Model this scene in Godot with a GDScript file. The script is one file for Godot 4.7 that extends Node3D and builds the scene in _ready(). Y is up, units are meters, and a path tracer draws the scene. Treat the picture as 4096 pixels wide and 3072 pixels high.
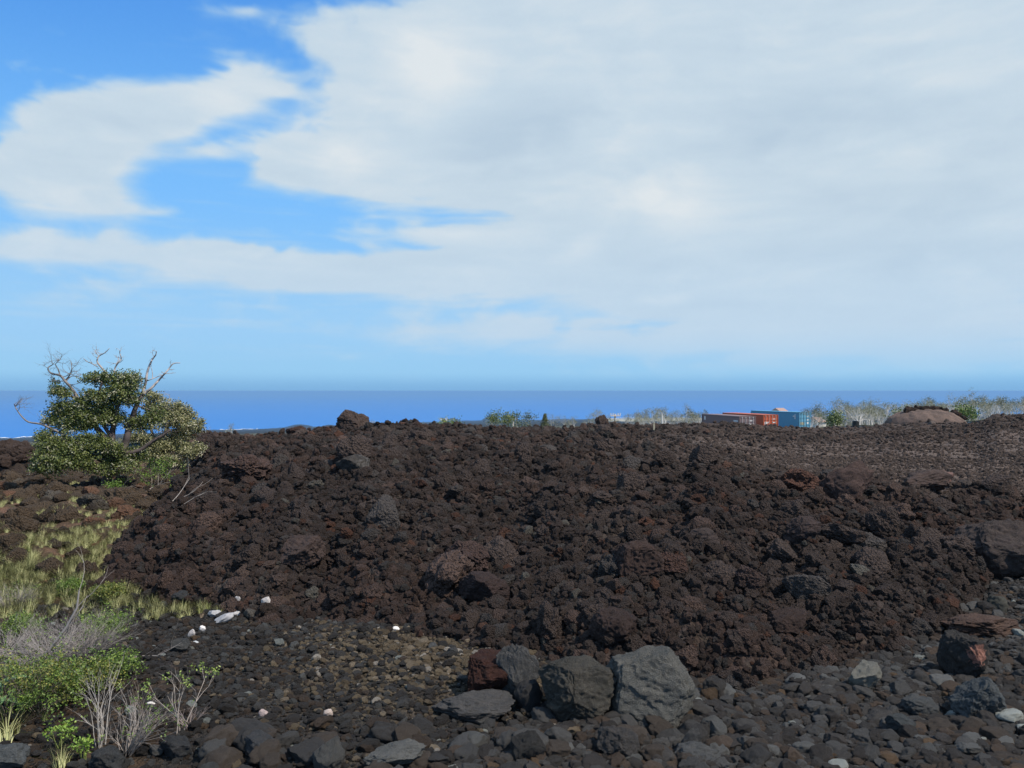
extends Node3D
# A lava field above the sea. x is right, -z is forward, y is up; metres.

const F := 823.5            # focal length in pixels of a 1024 x 768 picture
const EYE := 2.0            # eye height above the roadside gravel
const HORIZON := 391.0      # picture row of eye level
const SEA := -300.0

var used := {}
var n_a := FastNoiseLite.new()     # smooth
var n_b := FastNoiseLite.new()     # fractal
var n_c := FastNoiseLite.new()     # cells
var n_r := FastNoiseLite.new()     # ridges
var rng := RandomNumberGenerator.new()

func _ready() -> void:
	setup_noise()
	make_camera_and_sky()
	make_materials()
	make_sea_and_coast()
	make_ground()
	make_lava_field()
	make_rock_meshes()
	make_boulders()
	make_lava_rocks()
	make_gravel()
	make_white_stones()
	make_grass()
	make_shrubs()
	make_trees()
	make_far_trees()
	make_containers()
	make_small_far_things()

func setup_noise() -> void:
	n_a.noise_type = FastNoiseLite.TYPE_SIMPLEX_SMOOTH
	n_a.seed = 11
	n_a.frequency = 1.0
	n_a.fractal_type = FastNoiseLite.FRACTAL_NONE
	n_b.noise_type = FastNoiseLite.TYPE_SIMPLEX_SMOOTH
	n_b.seed = 5
	n_b.frequency = 1.0
	n_b.fractal_type = FastNoiseLite.FRACTAL_FBM
	n_b.fractal_octaves = 5
	n_c.noise_type = FastNoiseLite.TYPE_CELLULAR
	n_c.seed = 7
	n_c.frequency = 1.0
	n_c.fractal_type = FastNoiseLite.FRACTAL_NONE
	n_c.cellular_return_type = FastNoiseLite.RETURN_DISTANCE
	n_r.noise_type = FastNoiseLite.TYPE_SIMPLEX_SMOOTH
	n_r.seed = 3
	n_r.frequency = 1.0
	n_r.fractal_type = FastNoiseLite.FRACTAL_RIDGED
	n_r.fractal_octaves = 3

# ---------------------------------------------------------------- camera, sky, sun

func make_camera_and_sky() -> void:
	var cam := Camera3D.new()
	cam.name = "camera"
	cam.fov = rad_to_deg(2.0 * atan(384.0 / F))
	cam.near = 0.05
	cam.far = 300000.0
	cam.position = Vector3(0, EYE, 0)
	cam.rotation.x = atan((HORIZON - 384.0) / F)
	cam.current = true
	add_child(cam)

	var env := Environment.new()
	env.background_mode = Environment.BG_SKY
	var sky := Sky.new()
	var pano := PanoramaSkyMaterial.new()
	pano.panorama = ImageTexture.create_from_image(sky_image())
	pano.energy_multiplier = 1.0
	sky.sky_material = pano
	env.sky = sky
	env.tonemap_mode = Environment.TONE_MAPPER_LINEAR
	env.tonemap_exposure = 1.0
	env.sdfgi_enabled = true
	env.ssao_enabled = true
	env.ssil_enabled = true
	env.fog_enabled = true
	env.fog_density = 0.00006
	env.fog_light_color = Color(0.60, 0.80, 1.0)
	var we := WorldEnvironment.new()
	we.name = "environment"
	we.environment = env
	add_child(we)

	var sun := DirectionalLight3D.new()
	sun.name = "sun"
	sun.light_energy = 1.6
	sun.light_color = Color(1.0, 0.95, 0.88)
	sun.light_angular_distance = 1.5
	sun.shadow_enabled = true
	add_child(sun)
	var az := deg_to_rad(120.0)
	var el := deg_to_rad(52.0)
	var toward := Vector3(sin(az) * cos(el), sin(el), -cos(az) * cos(el))
	sun.look_at_from_position(toward * 50.0, Vector3.ZERO, Vector3.UP)

# clouds in the part of the sky before the camera, as soft ellipses: column, row, half width, half height, weight
const CLOUDS := [
	[50, 105, 45, 26, 1.1], [120, 115, 65, 30, 1.2], [190, 110, 62, 26, 1.15], [245, 84, 38, 20, 1.1], [280, 92, 18, 7, 0.45],
	[215, 150, 36, 9, 0.8], [35, 180, 75, 34, 1.4], [100, 196, 45, 18, 1.0], [20, 150, 40, 24, 0.9], [110, 150, 46, 28, 0.95], [160, 207, 30, 6, 0.5],
	[240, 8, 26, 9, 0.6], [290, 24, 40, 14, 0.7], [320, 45, 30, 16, 0.75], [330, 5, 40, 16, 0.6],
	[285, 158, 32, 16, 0.95], [300, 172, 44, 17, 1.0], [345, 165, 50, 24, 1.1], [385, 178, 60, 20, 1.0],
	[372, 90, 46, 46, 1.2], [430, 60, 90, 70, 1.4], [430, 140, 90, 50, 1.4], [520, 60, 120, 90, 1.5], [520, 150, 110, 40, 1.2],
	[640, 90, 160, 110, 1.6], [800, 100, 200, 130, 1.7], [980, 100, 200, 150, 1.7], [620, 195, 90, 34, 1.2], [720, 220, 140, 60, 1.5],
	[580, 235, 40, 26, 0.9], [900, 240, 200, 60, 1.5], [640, 260, 120, 26, 1.0], [800, 285, 170, 30, 1.0], [690, 302, 90, 12, 0.8],
	[455, 231, 70, 9, 0.75], [500, 238, 40, 8, 0.5], [30, 246, 110, 16, 0.85], [118, 232, 24, 14, 0.6], [70, 258, 110, 12, 0.6],
	[240, 254, 100, 16, 0.95], [250, 270, 150, 16, 0.75], [340, 262, 110, 16, 0.8], [430, 272, 140, 24, 0.9], [500, 262, 90, 24, 0.8], [350, 285, 160, 10, 0.55],
	[75, 290, 80, 11, 0.5], [60, 305, 130, 8, 0.4], [700, 335, 280, 20, 0.55], [920, 358, 260, 20, 0.6], [520, 342, 240, 16, 0.45], [760, 372, 400, 12, 0.4], [330, 312, 200, 12, 0.35], [420, 330, 200, 8, 0.3], [620, 300, 90, 9, 0.4], [900, 320, 160, 14, 0.7], [800, 345, 190, 9, 0.45], [980, 352, 110, 8, 0.5], [950, 333, 80, 5, 0.5],
]
# where the clouds are whiter (+) or greyer (-)
const CLOUD_TONE := [
	[435, 65, 45, 30, 0.9], [345, 165, 40, 18, 0.7], [400, 100, 50, 50, 0.4], [560, 205, 40, 16, 0.1], [660, 192, 50, 28, 0.75], [600, 130, 40, 18, 0.5], [690, 215, 40, 16, 0.5], [575, 245, 16, 14, 0.5], [665, 298, 22, 7, 0.6],
	[230, 95, 40, 20, 0.35], [200, 128, 60, 12, 0.4], [60, 200, 60, 14, 0.4], [225, 152, 30, 8, 0.3], [450, 232, 50, 6, 0.4], [270, 255, 60, 6, 0.35], [255, 266, 60, 4, 0.2],
	[480, 145, 60, 28, -0.7], [540, 110, 60, 24, -0.55], [840, 120, 110, 34, -0.7], [760, 140, 60, 30, -0.3], [880, 205, 120, 22, -0.35], [900, 255, 130, 20, -0.65], [660, 270, 60, 12, -0.6], [720, 310, 80, 6, -0.6], [110, 115, 60, 16, -0.25], [430, 255, 60, 9, -0.3], [1000, 130, 60, 30, -0.2], [940, 60, 80, 30, 0.1], [980, 240, 60, 15, 0.15],
]

func blobs(list: Array, x: float, y: float) -> float:
	var s := 0.0
	for b: Array in list:
		var dx: float = (x - b[0]) / b[2]
		if dx > 2.4 or dx < -2.4:
			continue
		var dy: float = (y - b[1]) / b[3]
		var q := dx * dx + dy * dy
		if q < 5.5:
			s += float(b[4]) * exp(-q * 0.95)
	return s

func sky_color(az: float, el: float) -> Color:
	var dir := Vector3(sin(az) * cos(el), sin(el), -cos(az) * cos(el))
	# clear air: deeper blue higher up and to the left, away from the sun
	var h := clampf(el / (PI * 0.5), 0.0, 1.0)
	var blue := Color(0.505, 0.705, 0.88).lerp(Color(0.60, 0.80, 0.945), smoothstep(0.0, 0.016, h))
	blue = blue.lerp(Color(0.62, 0.81, 0.965), smoothstep(0.008, 0.05, h))
	blue = blue.lerp(Color(0.50, 0.755, 0.995), smoothstep(0.045, 0.15, h))
	blue = blue.lerp(Color(0.36, 0.62, 0.93), smoothstep(0.13, 0.32, h))
	blue = blue.lerp(Color(0.22, 0.46, 0.82), smoothstep(0.3, 1.0, h))
	var aside := clampf(-sin(az - 0.25), 0.0, 1.0)
	blue = blue.lerp(blue * Color(0.8, 0.9, 0.96), aside * smoothstep(0.1, 0.3, h) * 0.9)
	var p := Vector3(dir.x, dir.y * 2.2, dir.z)
	var warp := Vector3(n_b.get_noise_3dv(p * 2.6), n_b.get_noise_3dv(p * 2.6 + Vector3(9, 1, 4)), n_b.get_noise_3dv(p * 2.6 + Vector3(3, 7, 2)))
	var fine := n_b.get_noise_3dv(p * 7.0 + warp * 0.9)
	var wisp := n_b.get_noise_3dv(Vector3(dir.x, dir.y * 5.0, dir.z) * 9.0 + warp * 0.5)
	# clouds everywhere else: the same kind of broken cover
	var lay := Vector3(dir.x, 0.25, dir.z) / (dir.y + 0.22)
	var around := clampf(n_b.get_noise_3dv(lay * 0.55) * 1.1 + 0.75, 0.0, 1.6)
	var around_tone := n_b.get_noise_3dv(lay * 0.9 + Vector3(5, 5, 5)) * 0.9
	var d := around
	var tone := around_tone
	if absf(az) < 1.0 and el < 0.95:
		var x := 512.0 + F * tan(az)
		var y := HORIZON - F * tan(el) / cos(az)
		var inside := (1.0 - smoothstep(560.0, 800.0, absf(x - 512.0))) * (1.0 - smoothstep(40.0, 230.0, -y))
		if inside > 0.0:
			var xx := x + warp.x * 30.0 + fine * 16.0
			var yy := y + warp.y * 16.0 + fine * 10.0
			d = lerpf(around, blobs(CLOUDS, xx, yy), inside)
			tone = lerpf(around_tone, blobs(CLOUD_TONE, xx, yy) + fine * 0.45 + wisp * 0.3, inside)
	var a := smoothstep(0.2, 1.15, d + (fine * 0.55 + wisp * 0.3) * (1.0 - smoothstep(1.0, 1.8, d)))
	# thin flat streaks low over the sea
	var streak := n_b.get_noise_3dv(Vector3(dir.x * 3.0, dir.y * 46.0, dir.z * 3.0) + warp * 0.35)
	a += 0.5 * smoothstep(0.02, 0.5, streak) * smoothstep(0.012, 0.05, h) * (1.0 - smoothstep(0.1, 0.2, h)) * (0.45 + 0.55 * smoothstep(-0.5, 0.3, az))
	a = minf(a, 1.0)
	a *= 0.93 * smoothstep(-0.005, 0.05, h) + 0.05
	var grey := Color(0.735, 0.81, 0.875)
	var white := Color(0.885, 0.91, 0.925)
	var low := smoothstep(0.16, 0.02, h)
	var cloud := Color(0.79, 0.855, 0.905).lerp(white if tone > 0.0 else grey, clampf(absf(tone) * 1.15, 0.0, 1.0))
	cloud = cloud.lerp(Color(0.74, 0.84, 0.93), low * 0.75)
	return blue.lerp(cloud, clampf(a, 0.0, 1.0))

func sky_image() -> Image:
	var w := 4096
	var h := 2048
	var lw := 512
	var lh := 256
	var low := Image.create(lw, lh, false, Image.FORMAT_RGB8)
	low.fill(Color(0.55, 0.68, 0.78))
	for j in lh / 2 + 1:
		var el := (0.5 - (j + 0.5) / lh) * PI
		for i in lw:
			low.set_pixel(i, j, sky_color(wrapf((i + 0.5) / lw * TAU, -PI, PI), maxf(el, 0.0)))
	low.resize(w, h, Image.INTERPOLATE_CUBIC)
	var dither := RandomNumberGenerator.new()
	dither.seed = 4
	for j in range(h / 2 - 350, h / 2 + 1):
		var el := maxf((0.5 - (j + 0.5) / h) * PI, 0.0)
		for i in range(-440, 440):
			var c := sky_color((i + 0.5) / w * TAU, el)
			var k := dither.randf_range(-0.003, 0.003)
			low.set_pixel(posmod(i, w), j, Color(c.r + k, c.g + k, c.b + k))
	return low

# ---------------------------------------------------------------- helpers

class Shape:
	var v := PackedVector3Array()
	var n := PackedVector3Array()
	var c := PackedColorArray()
	var i := PackedInt32Array()
	var tint := Color.WHITE

	func point(p: Vector3, normal: Vector3) -> int:
		v.append(p)
		n.append(normal)
		c.append(tint)
		return v.size() - 1

	func tri(a: int, b: int, d: int) -> void:
		i.append(a)
		i.append(b)
		i.append(d)

	func face(a: Vector3, b: Vector3, d: Vector3, e: Vector3) -> void:
		var m := (d - a).cross(b - a).normalized()
		if m == Vector3.ZERO:
			m = Vector3.UP
		var k := point(a, m)
		point(b, m)
		point(d, m)
		point(e, m)
		tri(k, k + 1, k + 2)
		tri(k, k + 2, k + 3)

	func leaf(root: Vector3, along: Vector3, across: Vector3) -> void:
		var m := along.cross(across).normalized()
		if m.y < 0.0:
			m = -m
			across = -across
		var k := point(root, m)
		point(root + along * 0.5 + across * 0.5, m)
		point(root + along, m)
		point(root + along * 0.5 - across * 0.5, m)
		tri(k, k + 1, k + 2)
		tri(k, k + 2, k + 3)

	func tube(path: PackedVector3Array, radii: PackedFloat32Array, sides := 4) -> void:
		var first := v.size()
		var last := path.size() - 1
		for k in path.size():
			var dir := (path[mini(k + 1, last)] - path[maxi(k - 1, 0)]).normalized()
			var side := dir.cross(Vector3(0.31, 0.17, 0.93)).normalized()
			var up := dir.cross(side)
			for s in sides:
				var q := TAU * s / sides
				var o := side * cos(q) + up * sin(q)
				point(path[k] + o * radii[k], o)
		for k in last:
			for s in sides:
				var a := first + k * sides + s
				var b := first + k * sides + (s + 1) % sides
				tri(a, a + sides, b)
				tri(b, a + sides, b + sides)

	func box(t: Transform3D, size: Vector3) -> void:
		var h := size * 0.5
		for axis in 3:
			for s: float in [-1.0, 1.0]:
				var w := Vector3.ZERO
				w[axis] = s
				var p := Vector3.ZERO
				p[(axis + 1) % 3] = 1.0
				var q := w.cross(p)
				face(t * ((w - p - q) * h), t * ((w - p + q) * h), t * ((w + p + q) * h), t * ((w + p - q) * h))

	func made(material: Material) -> ArrayMesh:
		var a := []
		a.resize(Mesh.ARRAY_MAX)
		a[Mesh.ARRAY_VERTEX] = v
		a[Mesh.ARRAY_NORMAL] = n
		a[Mesh.ARRAY_COLOR] = c
		a[Mesh.ARRAY_INDEX] = i
		var m := ArrayMesh.new()
		m.add_surface_from_arrays(Mesh.PRIMITIVE_TRIANGLES, a)
		m.surface_set_material(0, material)
		return m

func numbered(called: String) -> String:
	if not used.has(called):
		used[called] = 0
		return called
	used[called] += 1
	return "%s_%03d" % [called, used[called]]

func tag(o: Node, label: String, category: String, group := "") -> Node:
	o.set_meta("label", label)
	o.set_meta("category", category)
	if group:
		o.set_meta("group", group)
	return o

func thing(called: String, at: Vector3, turn := 0.0) -> Node3D:
	var o := Node3D.new()
	o.name = numbered(called)
	add_child(o)
	o.position = at
	o.rotation.y = turn
	return o

func mesh_thing(called: String, m: Mesh, where: Transform3D, material: Material = null) -> MeshInstance3D:
	var o := MeshInstance3D.new()
	o.name = numbered(called)
	o.mesh = m
	if material:
		o.material_override = material
	add_child(o)
	o.transform = where
	return o

func part(called: String, m: Mesh, parent: Node3D, material: Material = null, where := Transform3D()) -> MeshInstance3D:
	var o := MeshInstance3D.new()
	o.name = called
	o.mesh = m
	if material:
		o.material_override = material
	parent.add_child(o, true)
	o.transform = where
	return o

func structure(called: String, m: Mesh) -> MeshInstance3D:
	var o := MeshInstance3D.new()
	o.name = called
	o.mesh = m
	add_child(o)
	o.set_meta("kind", "structure")
	return o

func copy(o: Node3D, at: Vector3, turn: float, size: Vector3) -> Node3D:
	var r: Node3D = o.duplicate()
	r.name = numbered(str(o.name).rstrip("0123456789").trim_suffix("_"))
	add_child(r)
	r.transform = Transform3D(Basis(Vector3.UP, turn).scaled_local(size), at)
	return r

func many(called: String, m: Mesh, parent: Node3D, places: Array, tints: PackedColorArray, material: Material = null) -> void:
	if places.is_empty():
		return
	var mm := MultiMesh.new()
	mm.transform_format = MultiMesh.TRANSFORM_3D
	mm.use_colors = true
	mm.mesh = m
	mm.instance_count = places.size()
	for k in places.size():
		mm.set_instance_transform(k, places[k])
		mm.set_instance_color(k, tints[k])
	var o := MultiMeshInstance3D.new()
	o.name = called
	o.multimesh = mm
	if material:
		o.material_override = material
	o.set_meta("kind", "stuff")
	parent.add_child(o, true)

func stuff(called: String, label: String, category: String) -> Node3D:
	var o := Node3D.new()
	o.name = called
	add_child(o)
	tag(o, label, category)
	o.set_meta("kind", "stuff")
	return o

func table(t: Array, x: float) -> float:
	if x <= t[0][0]:
		return t[0][1]
	for k in range(1, t.size()):
		if x <= t[k][0]:
			var a: float = t[k - 1][0]
			var w: float = (x - a) / (t[k][0] - a)
			return lerpf(t[k - 1][1], t[k][1], w * w * (3.0 - 2.0 * w))
	return t[-1][1]

func column(x: float, d: float) -> float:
	return 512.0 + F * x / maxf(d, 0.1)

func at_pixel(px: float, py: float, d: float) -> Vector3:
	return Vector3((px - 512.0) / F * d, EYE - (py - HORIZON) / F * d, -d)

func spin(size: Vector3, lean := PI) -> Basis:
	# a random turn; lean limits how far it tips from upright
	var b := Basis(Vector3.UP, rng.randf() * TAU)
	var ax := Vector3(rng.randf_range(-1, 1), 0, rng.randf_range(-1, 1)).normalized()
	return (Basis(ax, rng.randf_range(-lean, lean)) * b).scaled_local(size)

# ---------------------------------------------------------------- materials

var mat := {}

func noise_image(seed_: int, kind: int, freq: float, octaves: int, lo: Color, hi: Color, normal := false, strength := 4.0, size := 512) -> NoiseTexture2D:
	var f := FastNoiseLite.new()
	f.seed = seed_
	f.noise_type = kind
	f.frequency = freq
	f.fractal_octaves = octaves
	f.fractal_type = FastNoiseLite.FRACTAL_FBM
	if kind == FastNoiseLite.TYPE_CELLULAR:
		f.cellular_return_type = FastNoiseLite.RETURN_DISTANCE
	var t := NoiseTexture2D.new()
	t.width = size
	t.height = size
	t.seamless = true
	t.noise = f
	if normal:
		t.as_normal_map = true
		t.bump_strength = strength
	else:
		var g := Gradient.new()
		g.set_color(0, lo)
		g.set_color(1, hi)
		t.color_ramp = g
	return t

func rough(called: String, color: Color, tex: Texture2D, height: Texture2D, scale: float, relief: float, world := false, gloss := 0.95) -> StandardMaterial3D:
	var m := StandardMaterial3D.new()
	m.resource_name = called
	m.albedo_color = color
	m.vertex_color_use_as_albedo = true
	m.roughness = gloss
	m.metallic_specular = 0.35
	m.uv1_triplanar = true
	m.uv1_world_triplanar = world
	m.uv1_scale = Vector3.ONE * scale
	m.albedo_texture = tex
	if height:
		m.heightmap_enabled = true
		m.heightmap_texture = height
		m.heightmap_scale = relief
	mat[called] = m
	return m

func plain(called: String, color: Color, roughness := 0.8, backlight := Color.BLACK) -> StandardMaterial3D:
	var m := StandardMaterial3D.new()
	m.resource_name = called
	m.albedo_color = color
	m.roughness = roughness
	m.vertex_color_use_as_albedo = true
	if backlight != Color.BLACK:
		m.backlight_enabled = true
		m.backlight = backlight
	mat[called] = m
	return m

func make_materials() -> void:
	var g := func(x: float) -> Color: return Color(x, x, x)
	var mottled := noise_image(21, FastNoiseLite.TYPE_SIMPLEX, 0.02, 5, g.call(0.74), g.call(1.0))
	var speckled := noise_image(22, FastNoiseLite.TYPE_SIMPLEX, 0.06, 4, g.call(0.78), g.call(1.0))
	var pitted := noise_image(23, FastNoiseLite.TYPE_CELLULAR, 0.045, 3, g.call(0.0), g.call(1.0))
	var lumpy := noise_image(24, FastNoiseLite.TYPE_SIMPLEX, 0.025, 6, g.call(0.0), g.call(1.0))
	var grain := noise_image(25, FastNoiseLite.TYPE_SIMPLEX, 0.11, 4, g.call(0.0), g.call(1.0))
	# colours come from the vertices and the copies, which hold real base colours
	rough("clinker", Color.WHITE, mottled, lumpy, 0.45, 7.0)
	rough("stone", Color.WHITE, speckled, grain, 0.6, 1.6)
	rough("lava", Color.WHITE, mottled, lumpy, 1.3, 5.0, true)
	rough("soil", Color.WHITE, mottled, lumpy, 1.1, 4.0, true)
	rough("block", Color.WHITE, speckled, grain, 0.7, 3.0)
	rough("hill", Color.WHITE, mottled, null, 0.002, 0.0, true)
	plain("twig", Color.WHITE, 0.85)
	plain("leaf", Color.WHITE, 0.55, Color(0.35, 0.42, 0.2))
	plain("blade", Color.WHITE, 0.6, Color(0.4, 0.42, 0.25))
	plain("paint", Color.WHITE, 0.5)
	plain("white_stone", Color.WHITE, 0.9)
	var s := plain("sea", Color(0.14, 0.45, 0.75), 0.45)
	s.vertex_color_use_as_albedo = false
	s.metallic_specular = 0.16
	s.normal_enabled = true
	s.normal_texture = noise_image(31, FastNoiseLite.TYPE_SIMPLEX, 0.02, 4, Color.BLACK, Color.WHITE, true, 3.0)
	s.normal_scale = 0.5
	s.uv1_triplanar = true
	s.uv1_world_triplanar = true
	s.uv1_scale = Vector3.ONE * 0.004

# ---------------------------------------------------------------- sea, coast

const COAST_ROW := [[-400, 446], [0, 438], [120, 434], [240, 429.5], [300, 427], [400, 423], [480, 420.5], [600, 418.7], [700, 417.5], [1024, 414], [1500, 410]]
const NEAR_ROW := [[-400, 452], [0, 447], [300, 437], [555, 431], [700, 429], [800, 428.5], [860, 425.5], [940, 422], [1024, 419], [1500, 414]]

func land_y(px: float, d: float) -> float:
	var far_d := coast_d(px)
	var t := clampf(log(d / 200.0) / log(far_d / 200.0), 0.0, 1.0)
	var row := lerpf(table(NEAR_ROW, px), table(COAST_ROW, px), t)
	return EYE - (row - HORIZON) / F * d

func coast_d(px: float) -> float:
	return (EYE - SEA) * F / (table(COAST_ROW, px) - HORIZON)

func make_sea_and_coast() -> void:
	var s := Shape.new()
	var rings := 40
	var cols := 180
	for r in rings + 1:
		var d := 3000.0 * pow(120000.0 / 3000.0, float(r) / rings)
		for k in cols:
			var a := TAU * k / cols
			s.point(Vector3(sin(a) * d, SEA, -cos(a) * d), Vector3.UP)
	for r in rings:
		for k in cols:
			var a := r * cols + k
			var b := r * cols + (k + 1) % cols
			s.tri(a, a + cols, b)
			s.tri(b, a + cols, b + cols)
	structure("sea", s.made(mat.sea))

	# the island's flank from behind the lava to the shore
	var land := Shape.new()
	var na := 260
	var nd := 150
	for r in nd + 1:
		var t := float(r) / nd
		for k in na + 1:
			var px := lerpf(-420.0, 1520.0, float(k) / na)
			var cd := coast_d(px) * (1.0 + 0.05 * n_b.get_noise_1d(px * 0.02) + 0.015 * n_b.get_noise_1d(px * 0.11))
			var d := 52.0 * pow(cd / 52.0, t)
			var y := land_y(px, d) + n_b.get_noise_2d(px * 0.05, log(d) * 6.0) * d * 0.0016
			if r == nd:
				y = SEA - 4.0
			var px_y := (HORIZON + (EYE - y) / d * F)
			var u := n_b.get_noise_2d(px * 0.06, log(d) * 14.0)
			# dry scrub, darker lava and pale dry grass in patches
			land.tint = Color(0.055, 0.06, 0.04).lerp(Color(0.16, 0.15, 0.09), smoothstep(-0.1, 0.45, u))
			if d > 900.0:
				land.tint = Color(0.02, 0.026, 0.03).lerp(Color(0.05, 0.06, 0.05), smoothstep(0.0, 0.5, u))
			if px > 605.0 and px < 735.0 and d > 3500.0 and d < 8600.0:
				land.tint = Color(0.5, 0.45, 0.3)
			land.point(Vector3((px - 512.0) / F * d, y, -d), Vector3.UP)
	for r in nd:
		for k in na:
			var a := r * (na + 1) + k
			land.tri(a, a + na + 1, a + 1)
			land.tri(a + 1, a + na + 1, a + na + 2)
	structure("coastal_land", land.made(mat.hill))

	# low cinder hills on the coastal plain
	for q: Array in [[300.0, 427.0, 424.5, 5200.0, 34.0, 0], [330.0, 427.5, 425.0, 5400.0, 30.0, 1], [452.0, 424.0, 418.3, 6400.0, 28.0, 2], [489.0, 423.5, 416.6, 6600.0, 20.0, 3]]:
		var c := at_pixel(q[0], q[1] + 4.0, q[3])
		var top: float = (q[1] + 4.0 - q[2]) / F * q[3]
		var rad: float = q[4] / F * q[3]
		var hill := Shape.new()
		hill.tint = Color(0.035, 0.038, 0.034)
		for r in 13:
			for k in 40:
				var a := TAU * k / 40.0
				var f := r / 12.0
				var h := top * pow(0.5 + 0.5 * cos(PI * f), 1.1) * (1.0 + 0.12 * n_b.get_noise_2d(cos(a) * f * 2.0 + q[5] * 7.0, sin(a) * f * 2.0))
				hill.point(Vector3(cos(a) * rad * f, h, sin(a) * rad * f * 0.8), Vector3(cos(a) * 0.2, 1, sin(a) * 0.2).normalized())
		for r in 12:
			for k in 40:
				var a := r * 40 + k
				var b := r * 40 + (k + 1) % 40
				hill.tri(a, a + 40, b)
				hill.tri(b, a + 40, b + 40)
		var o := structure(numbered("hill"), hill.made(mat.hill))
		o.position = c

	# surf where the swell breaks
	for q: Array in [[-60.0, 60.0], [215.0, 258.0], [592.0, 640.0]]:
		var surf := Shape.new()
		surf.tint = Color(0.8, 0.82, 0.82)
		var steps := 40
		for k in steps + 1:
			var px := lerpf(q[0], q[1], float(k) / steps)
			var cd := coast_d(px) * (1.0 + 0.05 * n_b.get_noise_1d(px * 0.02) + 0.015 * n_b.get_noise_1d(px * 0.11))
			var wide := cd * 0.012 * clampf(0.6 + n_b.get_noise_1d(px * 0.15), 0.05, 1.4)
			for e: float in [cd - 30.0, cd + wide]:
				surf.point(Vector3((px - 512.0) / F * e, SEA + 1.5, -e), Vector3.UP)
		for k in steps:
			surf.tri(k * 2, k * 2 + 1, k * 2 + 2)
			surf.tri(k * 2 + 1, k * 2 + 3, k * 2 + 2)
		var w := structure(numbered("surf"), surf.made(mat.white_stone))
		w.set_meta("label", "white surf breaking along the shore")

# ---------------------------------------------------------------- ground and lava

const FOOT := [[-200, 9.5], [123, 8.3], [210, 7.6], [300, 7.05], [400, 6.75], [500, 6.25], [560, 5.8], [650, 5.6], [740, 5.6], [800, 5.9], [880, 6.0], [940, 6.2], [975, 7.3], [1000, 8.8], [1024, 10.5], [1200, 13.0]]
const LEFT_EDGE := [[4, -2.6], [6, -3.2], [8.3, -4.2], [10, -4.85], [12, -5.5], [16, -6.6], [20, -7.7], [26, -9.3], [30, -12], [36, -15.5], [45, -19.5], [60, -26], [90, -39]]
const FRONT_TOP := [[-200, 0.6], [123, 0.75], [220, 0.88], [300, 0.9], [500, 0.94], [680, 0.95], [850, 0.72], [1024, 0.48], [1200, 0.42]]
const CREST := [[-200, 434, 40], [200, 431, 40], [260, 433, 38], [300, 432, 34], [338, 424, 32], [412, 420, 32], [444, 425, 36], [500, 427, 40], [555, 427, 42], [597, 425, 44], [648, 423.5, 46], [704, 421.5, 46], [741, 422.5, 48], [787, 424.5, 48], [856, 425, 50], [893, 422, 48], [930, 420, 46], [972, 419.5, 42], [1000, 411, 38], [1024, 411.5, 38], [1200, 412, 36]]

func ground_y(x: float, d: float) -> float:
	var px := column(x, d)
	var left := 1.0 - smoothstep(-5.0, -2.0, x + 0.0 * d)
	var y := 0.0
	if d > 7.0:
		y = -table([[7, 0.0], [10, 0.07], [16, 0.34], [24, 1.0], [30, 1.3], [36, 1.75], [50, 2.4], [90, 5.0]], d) * lerpf(0.55, 1.0, left)
	y += 0.04 * n_a.get_noise_2d(x * 0.9, d * 0.9)
	# lumpy old lava under the grass on the left
	var lumps := left * smoothstep(7.5, 11.0, d)
	if lumps > 0.0:
		var r := n_r.get_noise_2d(x * 0.28 + 4.0, d * 0.28)
		y += lumps * (0.16 * n_a.get_noise_2d(x * 0.35, d * 0.35) + 0.13 * r * smoothstep(0.1, 0.9, r + 0.4))
	# the roadside gravel climbs to the right
	y += 0.16 * smoothstep(2.0, 5.5, x) * smoothstep(3.0, 6.0, d)
	y -= 0.10 * smoothstep(4.2, 3.0, d)
	# heap of pale gravel
	var gx := (x + 0.55) / 1.5
	var gd := (d - 6.0) / 1.3
	y += 0.10 * exp(-(gx * gx + gd * gd))
	return y

func smooth_patch(px: float, d: float) -> float:
	# the levelled brown strip on the right
	var w := n_b.get_noise_2d(px * 0.012, d * 0.22)
	return clampf(smoothstep(540.0, 800.0, px + 90.0 * w) * smoothstep(10.5, 13.5, d + w) * (1.0 - 0.55 * smoothstep(20.0, 30.0, d)) + 0.4 * w, 0.0, 1.0)

func lava_mask(x: float, d: float) -> float:
	var px := column(x, d)
	var a := d - table(FOOT, px) + 0.35 * n_a.get_noise_2d(x * 1.1, d * 1.1)
	var b := (x - table(LEFT_EDGE, d)) * 2.6 + 0.4 * n_a.get_noise_2d(x * 0.8 + 40.0, d * 0.8)
	return minf(a, b)

func crest_of(px: float) -> Vector2:
	for k in range(1, CREST.size()):
		if px <= CREST[k][0] or k == CREST.size() - 1:
			var w := clampf((px - CREST[k - 1][0]) / (CREST[k][0] - CREST[k - 1][0]), 0.0, 1.0)
			w = w * w * (3.0 - 2.0 * w)
			return Vector2(lerpf(CREST[k - 1][1], CREST[k][1], w), lerpf(CREST[k - 1][2], CREST[k][2], w))
	return Vector2(425, 45)

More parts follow.
